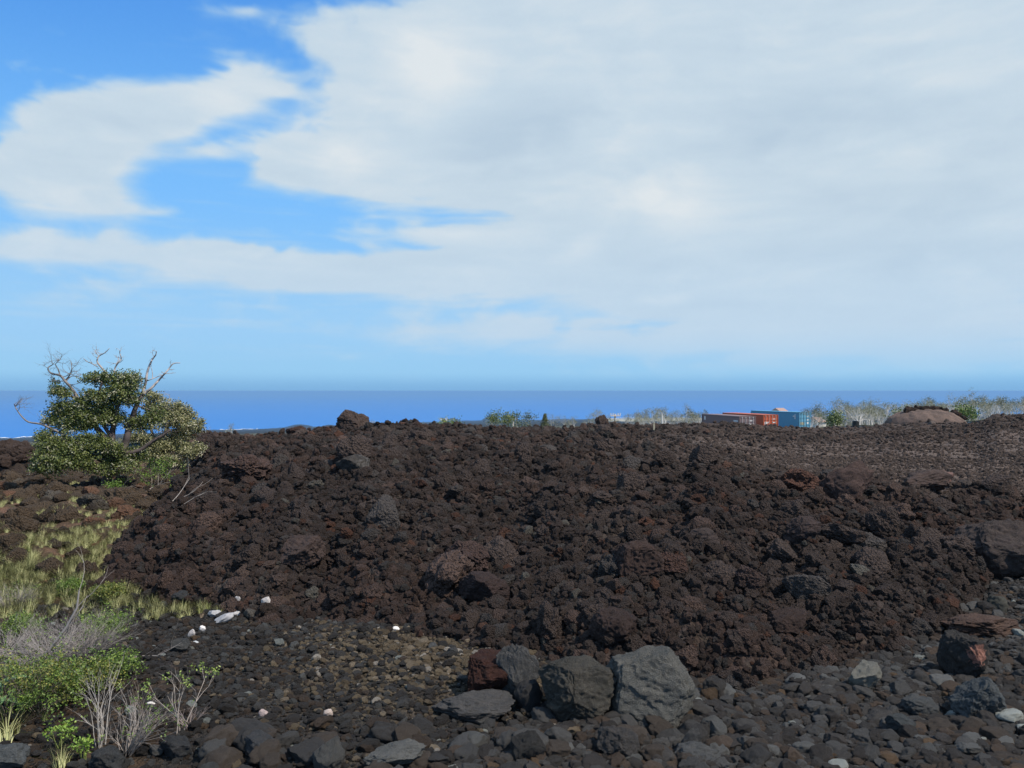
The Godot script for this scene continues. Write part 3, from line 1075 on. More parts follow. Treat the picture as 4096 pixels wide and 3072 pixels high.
func make_gravel() -> void:
	rng.seed = 73
	var places := []
	var tints := []
	for k in stones.size():
		places.append([])
		tints.append(PackedColorArray())
	var big := []
	# count, near, far, smallest, largest half size, zone (0 everywhere, 1 stony ground by the road and on the right)
	for z: Array in [[60000, 2.6, 8.8, 0.008, 0.016, 0], [36000, 2.6, 9.5, 0.014, 0.032, 0], [5000, 3.0, 8.5, 0.028, 0.048, 0], [15000, 2.6, 6.5, 0.022, 0.042, 1], [7500, 2.6, 6.8, 0.036, 0.062, 1], [900, 2.6, 5.8, 0.06, 0.09, 1], [300, 3.9, 4.8, 0.06, 0.115, 3], [16000, 6.0, 16.0, 0.02, 0.06, 2], [900, 6.0, 16.0, 0.06, 0.11, 2]]:
		for k in int(z[0]):
			var d: float = sqrt(lerpf(z[1] * z[1], z[2] * z[2], rng.randf()))
			var x := rng.randf_range(-0.8, 1.15) * d
			var px := column(x, d)
			var m := lava_mask(x, d)
			var pick := rng.randf()
			if m > 0.25:
				continue
			var py := HORIZON + EYE / d * F
			var gx := (x + 0.62) / 0.85
			var gd := (d - 6.1) / 0.85
			var heap := exp(-(gx * gx + gd * gd))
			var left := 1.0 - smoothstep(130.0, 260.0, px + 20.0 * n_a.get_noise_2d(x * 3.0, d * 3.0))
			var stony := smoothstep(520.0, 640.0, px + 2.2 * (py - 700.0)) * (1.0 - left * 0.6)
			if z[5] == 1 and rng.randf() > stony:
				continue
			if z[5] == 2 and px < 900.0:
				continue
			if z[5] == 3 and (px < 190.0 or px > 760.0 or rng.randf() > smoothstep(705.0, 745.0, py + 0.05 * (px - 400.0))):
				continue
			if d > 6.3 and x < -4.1 + 0.5 * n_a.get_noise_2d(x * 2.0, d * 2.0):
				continue
			if left > 0.4 and d < 6.3 and rng.randf() < left * 0.5:
				continue
			var half := lerpf(z[3], z[4], pick * pick)
			var y := ground_y(x, d)
			var tr := Transform3D(spin(Vector3(half * rng.randf_range(0.9, 1.3), half * rng.randf_range(0.6, 0.9), half * rng.randf_range(0.8, 1.15)), 0.5), Vector3(x, y + half * rng.randf_range(0.05, 0.5), -d))
			var n := rng.randi() % stones.size()
			var c := gravel_tint(clampf(heap * 1.0 + 0.03 * (1.0 - stony), 0.0, 0.85) * (1.0 if half < 0.03 else 0.5), lerpf(1.15, 1.7, stony))
			if half > 0.035 and absf(x / d) < 0.64:
				big.append([half / d, n, tr, c])
			else:
				places[n].append(tr)
				tints[n].append(c)
	big.sort_custom(func(a: Array, b: Array) -> bool: return a[0] > b[0])
	var tones := [
		[Color(0.068, 0.066, 0.066), "near black rounded rock lying loose in the roadside gravel", "stone_black", "near black roadside rocks"],
		[Color(0.116, 0.115, 0.114), "mid grey rounded rock lying loose in the roadside gravel", "stone_grey", "mid grey roadside rocks"],
		[Color(0.10, 0.082, 0.069), "brownish rounded rock lying loose in the roadside gravel", "stone_brown", "brownish roadside rocks"],
		[Color(0.14, 0.142, 0.138), "light grey rounded rock lying loose in the roadside gravel", "stone_light", "light grey roadside rocks"],
	]
	var mats := []
	for t: Array in tones:
		var m: StandardMaterial3D = mat.stone.duplicate()
		m.resource_name = t[2]
		m.albedo_color = (t[0] as Color).linear_to_srgb()
		mats.append(m)
	for k in big.size():
		var q: Array = big[k]
		if k < 290:
			var c: Color = q[3]
			var t := 0
			if c.r > c.b * 1.15:
				t = 2
			elif c.g > 0.15:
				t = 3
			elif c.g > 0.095:
				t = 1
			var o := mesh_thing("roadside_rock", stones[q[1]], q[2], mats[t])
			tag(o, "%s loose rock in the gravel near the %s" % [["near black", "mid grey", "brownish", "light grey"][t], near_to(q[2].origin, false)], "rock", tones[t][3])
		else:
			places[q[1]].append(q[2])
			tints[q[1]].append(q[3])
	var bed := stuff("gravel", "loose grey and tan gravel along the roadside", "gravel")
	for k in stones.size():
		many("pebble", stones[k], bed, places[k], tints[k])
	# weathered brown lumps of old lava under the grass, on the left
	rng.seed = 74
	var lumps := []
	var lump_tints := PackedColorArray()
	var listed := []
	for k in 4000:
		var d := sqrt(lerpf(64.0, 1100.0, rng.randf()))
		var x := rng.randf_range(-0.95, -0.25) * d
		if lava_mask(x, d) > -0.1:
			continue
		var u := n_b.get_noise_2d(x * 0.5 + 9.0, d * 0.5)
		if u < -0.08 and rng.randf() < 0.75:
			continue
		var half := lerpf(0.03, 0.24, pow(rng.randf(), 3.0)) * clampf(d / 14.0, 0.6, 1.3)
		var tr := Transform3D(spin(Vector3(half * rng.randf_range(0.9, 1.5), half * rng.randf_range(0.6, 1.1), half), 0.9), Vector3(x, ground_y(x, d) + half * 0.15, -d))
		var c := Color(0.115, 0.082, 0.055).lerp(Color(0.060, 0.050, 0.042), rng.randf())
		if rng.randf() < 0.07:
			c = Color(0.17, 0.10, 0.066)
		if rng.randf() < 0.06:
			c = Color(0.12, 0.105, 0.085)
		listed.append([half / d * (1.0 if absf(x / d) < 0.63 else 0.0), tr, c])
	listed.sort_custom(func(a: Array, b: Array) -> bool: return a[0] > b[0])
	var lump_tones := [
		[Color(0.100, 0.073, 0.050), "weathered brown lava lump among the dry grass", "lump_brown", "brown lumps among the grass"],
		[Color(0.18, 0.10, 0.064), "rusty orange-brown lava lump among the dry grass", "lump_rust", "rusty lumps among the grass"],
		[Color(0.115, 0.10, 0.082), "pale lichen-grey lava lump among the dry grass", "lump_grey", "lichen-grey lumps among the grass"],
	]
	var lump_mats := []
	for t: Array in lump_tones:
		var m: StandardMaterial3D = mat.clinker.duplicate()
		m.resource_name = t[2]
		m.albedo_color = (t[0] as Color).linear_to_srgb()
		lump_mats.append(m)
	for k in listed.size():
		var q: Array = listed[k]
		if k < 110:
			var c: Color = q[2]
			var t := 1 if c.r > 0.16 else (2 if c.b > 0.08 else 0)
			tag(mesh_thing("lava_lump", clinkers[k % clinkers.size()], q[1], lump_mats[t]), lump_tones[t][1].replace("among the dry grass", lump_spot(q[1].origin)), "rock", lump_tones[t][3])
		else:
			lumps.append(q[1])
			lump_tints.append(q[2])
	var old := stuff("old_rubble", "small weathered brown rubble in the dry grass", "rubble")
	many("lump", clinkers[3], old, lumps, lump_tints)

func lump_spot(p: Vector3) -> String:
	var d := -p.z
	var px := column(p.x, d)
	if lava_mask(p.x, d) > -1.0:
		return "beside the flank of the fresh lava"
	if d < 10.5:
		return "in the thick pale grass"
	if d < 14.0:
		return "on the brown soil behind the thick grass"
	if d < 19.0:
		return "on the open soil between grass and trees"
	return "below the pale sage-green tree" if px > 125.0 else ("at the foot of the dark green tree" if px > 60.0 else "in front of the dark lava hump")

func make_white_stones() -> void:
	rng.seed = 75
	for q: Array in [
		["slab", [235, 598, 243, 607], "small white wedge of stone at the foot of the lava beside the round white stone", Color(0.36, 0.345, 0.345)],
		["stone", [261, 598, 271, 609], "round white stone at the foot of the lava beside the white wedge", Color(0.40, 0.38, 0.375)],
		["slab", [208, 609, 224, 617], "grey-white flat stone behind the long white sliver", Color(0.33, 0.33, 0.34)],
		["slab", [214, 614, 236, 623], "long white sliver of stone slanting across the dark gravel", Color(0.32, 0.32, 0.33)],
		["slab", [231, 610, 245, 616], "flat white chip resting on the end of the long white sliver", Color(0.42, 0.41, 0.41)],
		["slab", [189, 628, 196, 638], "white broken shard near the fallen twigs", Color(0.36, 0.345, 0.345)],
		["slab", [200, 626, 207, 632], "small curled white scrap on the gravel near the broken shard", Color(0.6, 0.58, 0.57)],
		["slab", [391, 627, 400, 632], "white flat chip at the back of the pale gravel heap", Color(0.66, 0.63, 0.6)],
		["stone", [148, 701, 157, 705], "thin white stick of stone beside the twig clump", Color(0.55, 0.53, 0.5)],
		["stone", [192, 640, 200, 646], "pale blue-white pebble below the broken white shard", Color(0.40, 0.42, 0.44)],
		["stone", [133, 655, 140, 660], "pinkish white pebble left of the leafy twig plant", Color(0.45, 0.36, 0.33)],
		["stone", [259, 709, 270, 717], "mottled pink and grey pebble in the gravel by the road", Color(0.30, 0.24, 0.23)],
		["stone", [323, 708, 334, 716], "pale pinkish stone among the dark rocks at the heap's foot", Color(0.36, 0.30, 0.27)],
	]:
		var box: Array = q[1]
		var foot := hit((box[0] + box[2]) * 0.5, box[3])
		var d := -foot.z
		var w: float = (box[2] - box[0]) / F * d
		var h: float = (box[3] - box[1]) / F * d
		var base := q[3] as Color
		var tone := func(p0: Vector3, _p: Vector3) -> Color:
			var k := 1.0 + 0.45 * n_b.get_noise_3dv(p0 * 3.0)
			return Color(base.r * k, base.g * k, base.b * k)
		var m := rock_mesh(q[0], 700 + int(box[0]), ball3, mat.white_stone, tone)
		var b := m.get_aabb()
		var size := Vector3(w / b.size.x, h / b.size.y, w * 0.6 / b.size.z)
		var turn := Basis(Vector3(0, 0, 1), rng.randf_range(-0.2, 0.2))
		if box[0] == 214:
			turn = Basis(Vector3(0, 0, 1), 0.3)
		if box[0] == 189:
			turn = Basis(Vector3(0, 0, 1), -0.5)
		var o := mesh_thing("white_stone", m, Transform3D(turn.scaled_local(size), foot + Vector3(0, h * 0.42, 0) - turn * (b.get_center() * size)))
		tag(o, q[2], "stone")

# ---------------------------------------------------------------- grass, shrubs

func tuft_mesh(seed_: int, blades: int, tall: float, wide: float, spread: float, lo: Color, hi: Color) -> ArrayMesh:
	var r := RandomNumberGenerator.new()
	r.seed = seed_
	var s := Shape.new()
	for k in blades:
		var a := r.randf() * TAU
		var out := Vector3(cos(a), 0, sin(a))
		var root := out * r.randf() * spread * 0.25
		var h := tall * r.randf_range(0.55, 1.0)
		var lean := r.randf_range(0.1, 1.0) * spread
		s.tint = lo.lerp(hi, r.randf())
		var side := Vector3(-out.z, 0, out.x) * wide * 0.5
		var m := (out * 0.5 + Vector3.UP).normalized()
		var k0 := s.v.size()
		for j in 4:
			var t := j / 3.0
			var p := root + out * lean * t * t + Vector3.UP * h * (t - 0.25 * t * t * lean / maxf(spread, 0.01))
			var w := 1.0 - t * 0.85
			s.point(p - side * w, m)
			s.point(p + side * w, m)
		for j in 3:
			s.tri(k0 + j * 2, k0 + j * 2 + 1, k0 + j * 2 + 2)
			s.tri(k0 + j * 2 + 1, k0 + j * 2 + 3, k0 + j * 2 + 2)
	return s.made(mat.blade)

func make_grass() -> void:
	rng.seed = 81
	var tufts := []
	for k in 4:
		tufts.append(tuft_mesh(900 + k, 120, 0.34, 0.006, 0.38, Color(0.29, 0.33, 0.13), Color(0.53, 0.54, 0.29)))
	for k in 2:
		tufts.append(tuft_mesh(910 + k, 70, 0.26, 0.006, 0.20, Color(0.12, 0.17, 0.05), Color(0.28, 0.30, 0.11)))
	tufts.append(tuft_mesh(920, 60, 0.22, 0.006, 0.25, Color(0.30, 0.24, 0.17), Color(0.40, 0.31, 0.22)))
	var places := []
	var tints := []
	for k in tufts.size():
		places.append([])
		tints.append(PackedColorArray())
	for k in 48000:
		var d := sqrt(lerpf(52.0, 900.0, rng.randf()))
		var x := rng.randf_range(-0.95, -0.2) * d
		if lava_mask(x, d) > -0.05:
			continue
		var px := column(x, d)
		var u := n_b.get_noise_2d(x * 0.45 + 30.0, d * 0.45)
		# a thick band of pale grass, then thinner tufts on the soil behind it
		var band := exp(-pow((d - 8.6) / 0.95, 2.0)) * 1.7 + 0.28 * exp(-pow((d - 11.5) / 1.8, 2.0)) + 0.10
		if d > 20.0:
			band = 0.16
		if rng.randf() > band + u * 0.5:
			continue
		var n := rng.randi() % 4
		if rng.randf() < 0.2:
			n = 4 + rng.randi() % 3
		var s := rng.randf_range(0.25, 0.55) * (0.9 if d > 12.0 else 1.0)
		places[n].append(Transform3D(spin(Vector3(s, s * rng.randf_range(0.7, 1.1), s), 0.15), Vector3(x, ground_y(x, d) - 0.01, -d)))
		var q := rng.randf_range(0.75, 1.15)
		tints[n].append(Color(q, q, q))
	var field := stuff("grass", "pale yellow-green dry grass beside the lava", "grass")
	for k in tufts.size():
		many("grass_blades", tufts[k], field, places[k], tints[k])
	# tufts that stand alone
	for q: Array in [[8, 742, 0.62, 0, "big dry olive grass tuft at the roadside left of the twig clump"], [63, 766, 0.35, 1, "small straw-coloured grass tuft at the roadside beside the green sprigs"], [46, 722, 0.25, 5, "small green grass tuft on the dark gravel"], [97, 712, 0.2, 4, "tiny green grass tuft on the dark leaf litter"], [50, 498, 0.7, 4, "bright grass tuft in front of the tree's left side"], [62, 520, 0.75, 0, "spiky pale tuft on the brown soil below the tree"]]:
		var p := hit(q[0], q[1])
		var o := mesh_thing("grass_tuft", tufts[q[3]], Transform3D(Basis.from_scale(Vector3.ONE * q[2] * 1.3), p))
		tag(o, q[4], "grass tuft")

func grow(wood: Shape, tips: Array, start: Vector3, dir: Vector3, length: float, radius: float, depth: int, r: RandomNumberGenerator, bend: float, forks: int, droop := 0.0) -> void:
	# a twig that wanders, then forks
	var path := PackedVector3Array([start])
	var radii := PackedFloat32Array([radius])
	var p := start
	var way := dir.normalized()
	var steps := 4 if depth > 1 else 3
	for k in steps:
		way = (way + Vector3(r.randfn(), r.randfn(), r.randfn()) * bend + Vector3(0, -droop, 0)).normalized()
		p += way * length / steps
		path.append(p)
		radii.append(radius * (1.0 - 0.5 * (k + 1.0) / steps))
	wood.tube(path, radii, 5 if radius > 0.02 else 3)
	if depth <= 0:
		tips.append([p, way])
		return
	for k in forks:
		var t := r.randf_range(0.45, 1.0) if k > 0 else 1.0
		var j := clampi(int(round(t * steps)), 1, steps)
		var side := Vector3(r.randfn(), r.randfn(), r.randfn()).normalized()
		var turn := (way + side * r.randf_range(0.35, 0.8)).normalized()
		grow(wood, tips, path[j], turn, length * r.randf_range(0.55, 0.85), radii[j] * 0.75, depth - 1, r, bend, forks, droop)

func leaves_at(s: Shape, p: Vector3, count: int, size: float, spread: float, lo: Color, hi: Color, r: RandomNumberGenerator) -> void:
	for k in count:
		var dir := Vector3(r.randfn(), r.randfn() * 0.8 + 0.35, r.randfn()).normalized()
		var root := p + Vector3(r.randfn(), r.randfn(), r.randfn()) * spread
		s.tint = lo.lerp(hi, pow(r.randf(), 1.5))
		var across := dir.cross(Vector3(r.randfn(), r.randfn(), r.randfn())).normalized()
		s.leaf(root, dir * size * r.randf_range(0.7, 1.2), across * size * 0.5)

func twig_plant(called: String, at: Vector3, seed_: int, stems: int, tall: float, lean: Vector3, spread: float, radius: float, depth: int, wood_color: Color, leaf_share: float, leaf_size: float, leaf_count: int, lo: Color, hi: Color) -> Node3D:
	var r := RandomNumberGenerator.new()
	r.seed = seed_
	var o := thing(called, at)
	var leafage := Shape.new()
	for k in stems:
		var wood := Shape.new()
		var q := r.randf_range(0.75, 1.2)
		wood.tint = Color(wood_color.r * q, wood_color.g * q, wood_color.b * q)
		var tips := []
		var a := r.randf() * TAU
		var dir := Vector3(cos(a) * spread, 1.0, sin(a) * spread) + lean
		grow(wood, tips, Vector3(cos(a), 0, sin(a)) * r.randf() * tall * 0.10, dir, tall * r.randf_range(0.3, 0.5), radius * r.randf_range(0.7, 1.1), depth, r, 0.09, 3)
		part("stem", wood.made(mat.twig), o)
		for t: Array in tips:
			if r.randf() < leaf_share:
				leaves_at(leafage, t[0], leaf_count, leaf_size, leaf_size * 0.7, lo, hi, r)
	if leafage.v.size():
		part("foliage", leafage.made(mat.leaf), o)
	return o

func make_shrubs() -> void:
	var grey := Color(0.30, 0.275, 0.26)
	var green_lo := Color(0.055, 0.10, 0.018)
	var green_hi := Color(0.20, 0.29, 0.05)
	# the two clumps by the road
	var o := twig_plant("twig_clump", hit(128, 756), 1, 30, 0.40, Vector3(0.25, 0, 0), 0.42, 0.0036, 2, Color(0.36, 0.32, 0.29), 0.10, 0.016, 8, green_lo, green_hi)
	tag(o, "dense clump of bare grey twigs by the road", "shrub")
	o = twig_plant("twig_clump", hit(103, 752), 2, 8, 0.46, Vector3(0.12, 0, 0), 0.22, 0.0045, 2, Color(0.42, 0.39, 0.36), 0.05, 0.016, 6, green_lo, green_hi)
	tag(o, "few tall forked pale twigs rising left of the dense twig clump", "shrub")
	o = twig_plant("leafy_twig_plant", hit(184, 736), 3, 3, 0.50, Vector3(0.16, 0, 0), 0.16, 0.006, 2, Color(0.42, 0.37, 0.33), 0.6, 0.018, 16, Color(0.12, 0.19, 0.03), Color(0.33, 0.40, 0.10))
	tag(o, "tall forked grey twig plant with yellow-green leaves at its tips", "shrub")
	o = twig_plant("twig_clump", hit(190, 732), 4, 14, 0.22, Vector3(0, 0, 0), 0.75, 0.003, 1, Color(0.30, 0.25, 0.24), 0.1, 0.015, 6, green_lo, green_hi)
	tag(o, "low spread of thin bare twigs at the foot of the leafy twig plant", "shrub")
	# green shrubs and dead brush at the left edge
	var greens := [[14, 718, 0.50, "leafy green shrub at the left edge below the grey brush"], [42, 712, 0.42, "yellow-green shrub between the broad-leaved plant and the grey brush"], [70, 700, 0.20, "low green shrub spreading under the grey brush"], [95, 692, 0.22, "bright green low shrub at the end of the grey brush"], [113, 684, 0.22, "bright green sprig of shrub reaching onto the dark gravel"], [106, 640, 0.24, "green upright shrub at the corner of the grass and the lava"], [108, 604, 0.22, "dark green shrub in the grass at the foot of the lava"], [24, 640, 0.2, "small green shrub behind the grey brush at the left edge"], [72, 596, 0.17, "green sprig in the pale grass"], [56, 706, 0.3, "olive shrub with orange leaves in the grey brush"]]
	for k in greens.size():
		var q: Array = greens[k]
		o = twig_plant("green_shrub", hit(q[0], q[1]), 20 + k, 26, q[2], Vector3(0, 0, 0), 0.8, 0.0035, 2, Color(0.20, 0.17, 0.14), 0.9, 0.019, 12, green_lo, green_hi if k % 3 else Color(0.27, 0.26, 0.06))
		tag(o, q[3], "shrub")
	var dead := [[62, 662, 0.50, "tangle of dead grey twigs behind the green shrubs"], [88, 654, 0.44, "dead grey brush beside the green shrub at the grass corner"], [40, 668, 0.42, "dead grey brush reaching out from the left edge shrubs"], [100, 636, 0.30, "dead grey twigs between two green shrubs at the edge of the gravel"], [8, 652, 0.40, "dead grey brush at the left edge behind the leafy shrub"], [75, 694, 0.28, "thin dead twigs arching over the dark litter"], [12, 610, 0.34, "dry grey brush in the grass at the left edge"]]
	for k in dead.size():
		var q: Array = dead[k]
		o = twig_plant("dead_brush", hit(q[0], q[1]), 40 + k, 64, q[2], Vector3(0.1, -0.2, 0), 1.3, 0.0034, 2, grey, 0.06, 0.018, 5, green_lo, green_hi)
		tag(o, q[3], "shrub")
	# green sprigs by the road
	for q: Array in [[60, 750, 0.20, 61, "bright green sprig by the road left of the twig clump"], [85, 768, 0.15, 62, "green sprig growing between the roadside rocks"], [18, 720, 0.22, 63, "green sprig below the broad-leaved plant"]]:
		o = twig_plant("green_sprig", hit(q[0], minf(q[1], 764.0)), q[3], 5, q[2], Vector3(0.1, 0, 0), 0.4, 0.004, 1, Color(0.16, 0.2, 0.06), 1.0, 0.020, 14, Color(0.10, 0.19, 0.02), Color(0.28, 0.40, 0.07))
		tag(o, q[4], "shrub")
	# the broad-leaved plant at the left edge
	var at := hit(2, 716)
	var plant := thing("broad_leaved_plant", at)
	tag(plant, "plant with broad pale green leaves at the left edge of the roadside", "plant")
	var stalk := Shape.new()
	stalk.tint = Color(0.16, 0.22, 0.08)
	stalk.tube(PackedVector3Array([Vector3.ZERO, Vector3(0.01, 0.1, 0), Vector3(0.02, 0.22, 0.01)]), PackedFloat32Array([0.008, 0.007, 0.004]), 5)
	part("stem", stalk.made(mat.twig), plant)
	for k in 7:
		var a := TAU * k / 7.0 + 0.3
		var s := Shape.new()
		s.tint = Color(0.17, 0.30, 0.12) if k % 2 else Color(0.22, 0.36, 0.16)
		var out := Vector3(cos(a), 0.35, sin(a)).normalized()
		var side := Vector3(-sin(a), 0, cos(a))
		var root := Vector3(0.015, 0.10 + 0.02 * k, 0)
		for j in 5:
			var t := j / 4.0
			var p := root + out * 0.17 * t + Vector3(0, -0.07 * t * t, 0)
			var w := 0.032 * sin(PI * clampf(t * 0.9 + 0.08, 0.0, 1.0))
			s.point(p - side * w, Vector3.UP)
			s.point(p + Vector3(0, -0.006, 0), Vector3.UP)
			s.point(p + side * w, Vector3.UP)
		for j in 4:
			for e in 2:
				var b := j * 3 + e
				s.tri(b, b + 3, b + 1)
				s.tri(b + 1, b + 3, b + 4)
		part("leaf", s.made(mat.leaf), plant)
	# fallen branches
	rng.seed = 85
	for q: Array in [[[[78, 660], [105, 634], [130, 612], [146, 597], [148, 585]], 0.013, "long pale fallen branch slanting up across the grey brush", 0.1, [[118, 622], [92, 610]]], [[[20, 690], [60, 668], [90, 655], [130, 648]], 0.010, "grey fallen branch lying along the front of the dead brush", 0.08, [[60, 668], [50, 650]]], [[[130, 662], [145, 657], [160, 656], [175, 647], [185, 642]], 0.0035, "thin dry fallen branch on the dark gravel beside the green sprig", 0.05, [[160, 656], [178, 652]]], [[[68, 672], [70, 690], [80, 703], [95, 712]], 0.006, "thin pale stem curving down over the dark litter", 0.05, [[80, 703], [92, 705]]]]:
		var wood := Shape.new()
		wood.tint = Color(0.33, 0.30, 0.28)
		var pts: Array = q[0]
		var first := hit(pts[0][0], pts[0][1])
		if pts[0][0] == 78:
			pts = [[34, 672], [52, 648], [68, 626], [78, 607], [80, 590]]
			first = hit(34, 672)
		if pts[0][0] == 20:
			pts = [[4, 690], [28, 676], [52, 668], [80, 662]]
			first = hit(4, 690)
		if pts[0][0] == 130:
			pts = [[130, 661], [145, 655], [158, 655], [172, 648], [182, 642]]
			first = hit(130, 661)
		var d := -first.z
		var path := PackedVector3Array()
		var radii := PackedFloat32Array()
		for k in pts.size():
			var p := at_pixel(pts[k][0], pts[k][1], d)
			p.y = maxf(p.y, 0.02)
			var g := ground_y(p.x, -p.z)
			p.y = maxf(p.y, g + 0.015)
			path.append(p - first)
			radii.append(float(q[1]) * (1.0 - 0.7 * k / pts.size()))
			p.z -= 0.03 * k
		wood.tube(path, radii, 5)
		var r := RandomNumberGenerator.new()
		r.seed = 90 + int(pts[0][0])
		var tips := []
		for k in range(1, path.size()):
			grow(wood, tips, path[k], Vector3(r.randf_range(0.2, 1.0), r.randf_range(0.1, 1.0), r.randf_range(-0.4, 0.4)), 0.10 + float(q[3]), radii[k] * 0.55, 1, r, 0.2, 2)
		var b := mesh_thing("fallen_branch", wood.made(mat.twig), Transform3D(Basis(), first))
		tag(b, q[2], "branch")

# ---------------------------------------------------------------- the trees on the left

var tree_r := RandomNumberGenerator.new()

func tz(zx: float, zy: float, d: float) -> Vector3:
	# a point of the tree from an enlarged view of the photograph, at distance d
	return at_pixel(zx / 9.83, 337.5 + zy / 9.83, d)

func limb(o: Node3D, called: String, pts: Array, d0: float, d1: float, r0: float, r1: float, color: Color, twigs := 0, twig_len := 0.4, depth := 1) -> PackedVector3Array:
	var s := Shape.new()
	s.tint = color
	var path := PackedVector3Array()
	var radii := PackedFloat32Array()
	var n := pts.size() - 1
	for k in n:
		for j in 3:
			var t := (k + j / 3.0) / n
			var p0: Array = pts[maxi(k - 1, 0)]
			var p1: Array = pts[k]
			var p2: Array = pts[k + 1]
			var p3: Array = pts[mini(k + 2, n)]
			var u := j / 3.0
			var x := cubic_interpolate(p1[0], p2[0], p0[0], p3[0], u)
			var y := cubic_interpolate(p1[1], p2[1], p0[1], p3[1], u)
			path.append(tz(x, y, lerpf(d0, d1, t) + 0.05 * tree_r.randfn()) - o.position)
			radii.append(lerpf(r0, r1, t))
	path.append(tz(pts[n][0], pts[n][1], d1) - o.position)
	radii.append(r1)
	s.tube(path, radii, 7 if r0 > 0.03 else 5)
	var tips := []
	for k in twigs:
		var j := tree_r.randi_range(path.size() / 3, path.size() - 1)
		var dir := Vector3(tree_r.randfn(), tree_r.randf_range(-0.1, 1.0), tree_r.randfn() * 0.7)
		grow(s, tips, path[j], dir, twig_len * tree_r.randf_range(0.6, 1.2), maxf(radii[j] * 0.5, 0.008), depth, tree_r, 0.25, 3)
	part(called, s.made(mat.twig), o)
	return path

func crown(o: Node3D, clusters: Array, d: float, lo: Color, hi: Color, tip: Color, dense: float, nodes: PackedVector3Array, leaf: float) -> void:
	var s := Shape.new()
	var wood := Shape.new()
	wood.tint = Color(0.16, 0.135, 0.12)
	for q: Array in clusters:
		var c := tz(q[0], q[1], d + float(q[4])) - o.position
		var k := d / F / 9.83
		var rx: float = q[2] * k
		var ry: float = q[3] * k
		var rz := (rx + ry) * 0.5
		# a branch from the nearest limb
		var best := nodes[0]
		for p in nodes:
			if p.distance_squared_to(c) < best.distance_squared_to(c):
				best = p
		var mid := best.lerp(c, 0.5) + Vector3(tree_r.randfn(), tree_r.randfn() - 0.6, tree_r.randfn()) * 0.07
		wood.tube(PackedVector3Array([best, mid, c]), PackedFloat32Array([0.03, 0.022, 0.012]), 4)
		var dense_here: float = q[5] if q.size() > 5 else 1.0
		var count := int(rx * ry * 2200.0 * dense * dense_here) + 12
		# a few sub-clumps make the outline uneven
		var clumps := []
		for j in 9:
			var e := Vector3(tree_r.randfn(), tree_r.randfn(), tree_r.randfn()).limit_length(1.25)
			clumps.append(c + Vector3(e.x * rx, e.y * ry, e.z * rz) * 0.62)
			wood.tube(PackedVector3Array([c, c.lerp(clumps[-1], 0.5) + Vector3(0, -0.03, 0), clumps[-1]]), PackedFloat32Array([0.012, 0.009, 0.005]), 3)
		for j in count:
			var e := Vector3(tree_r.randfn(), tree_r.randfn(), tree_r.randfn()) * 0.42
			var p: Vector3 = clumps[tree_r.randi() % 9] + Vector3(e.x * rx, e.y * ry, e.z * rz) * 0.75
			var pale := tree_r.randf() < 0.13
			leaves_at(s, p, 9, leaf, leaf * 0.65, tip if pale else lo, tip * 1.3 if pale else hi, tree_r)
	part("branches", wood.made(mat.twig), o)
	part("crown", s.made(mat.leaf), o)

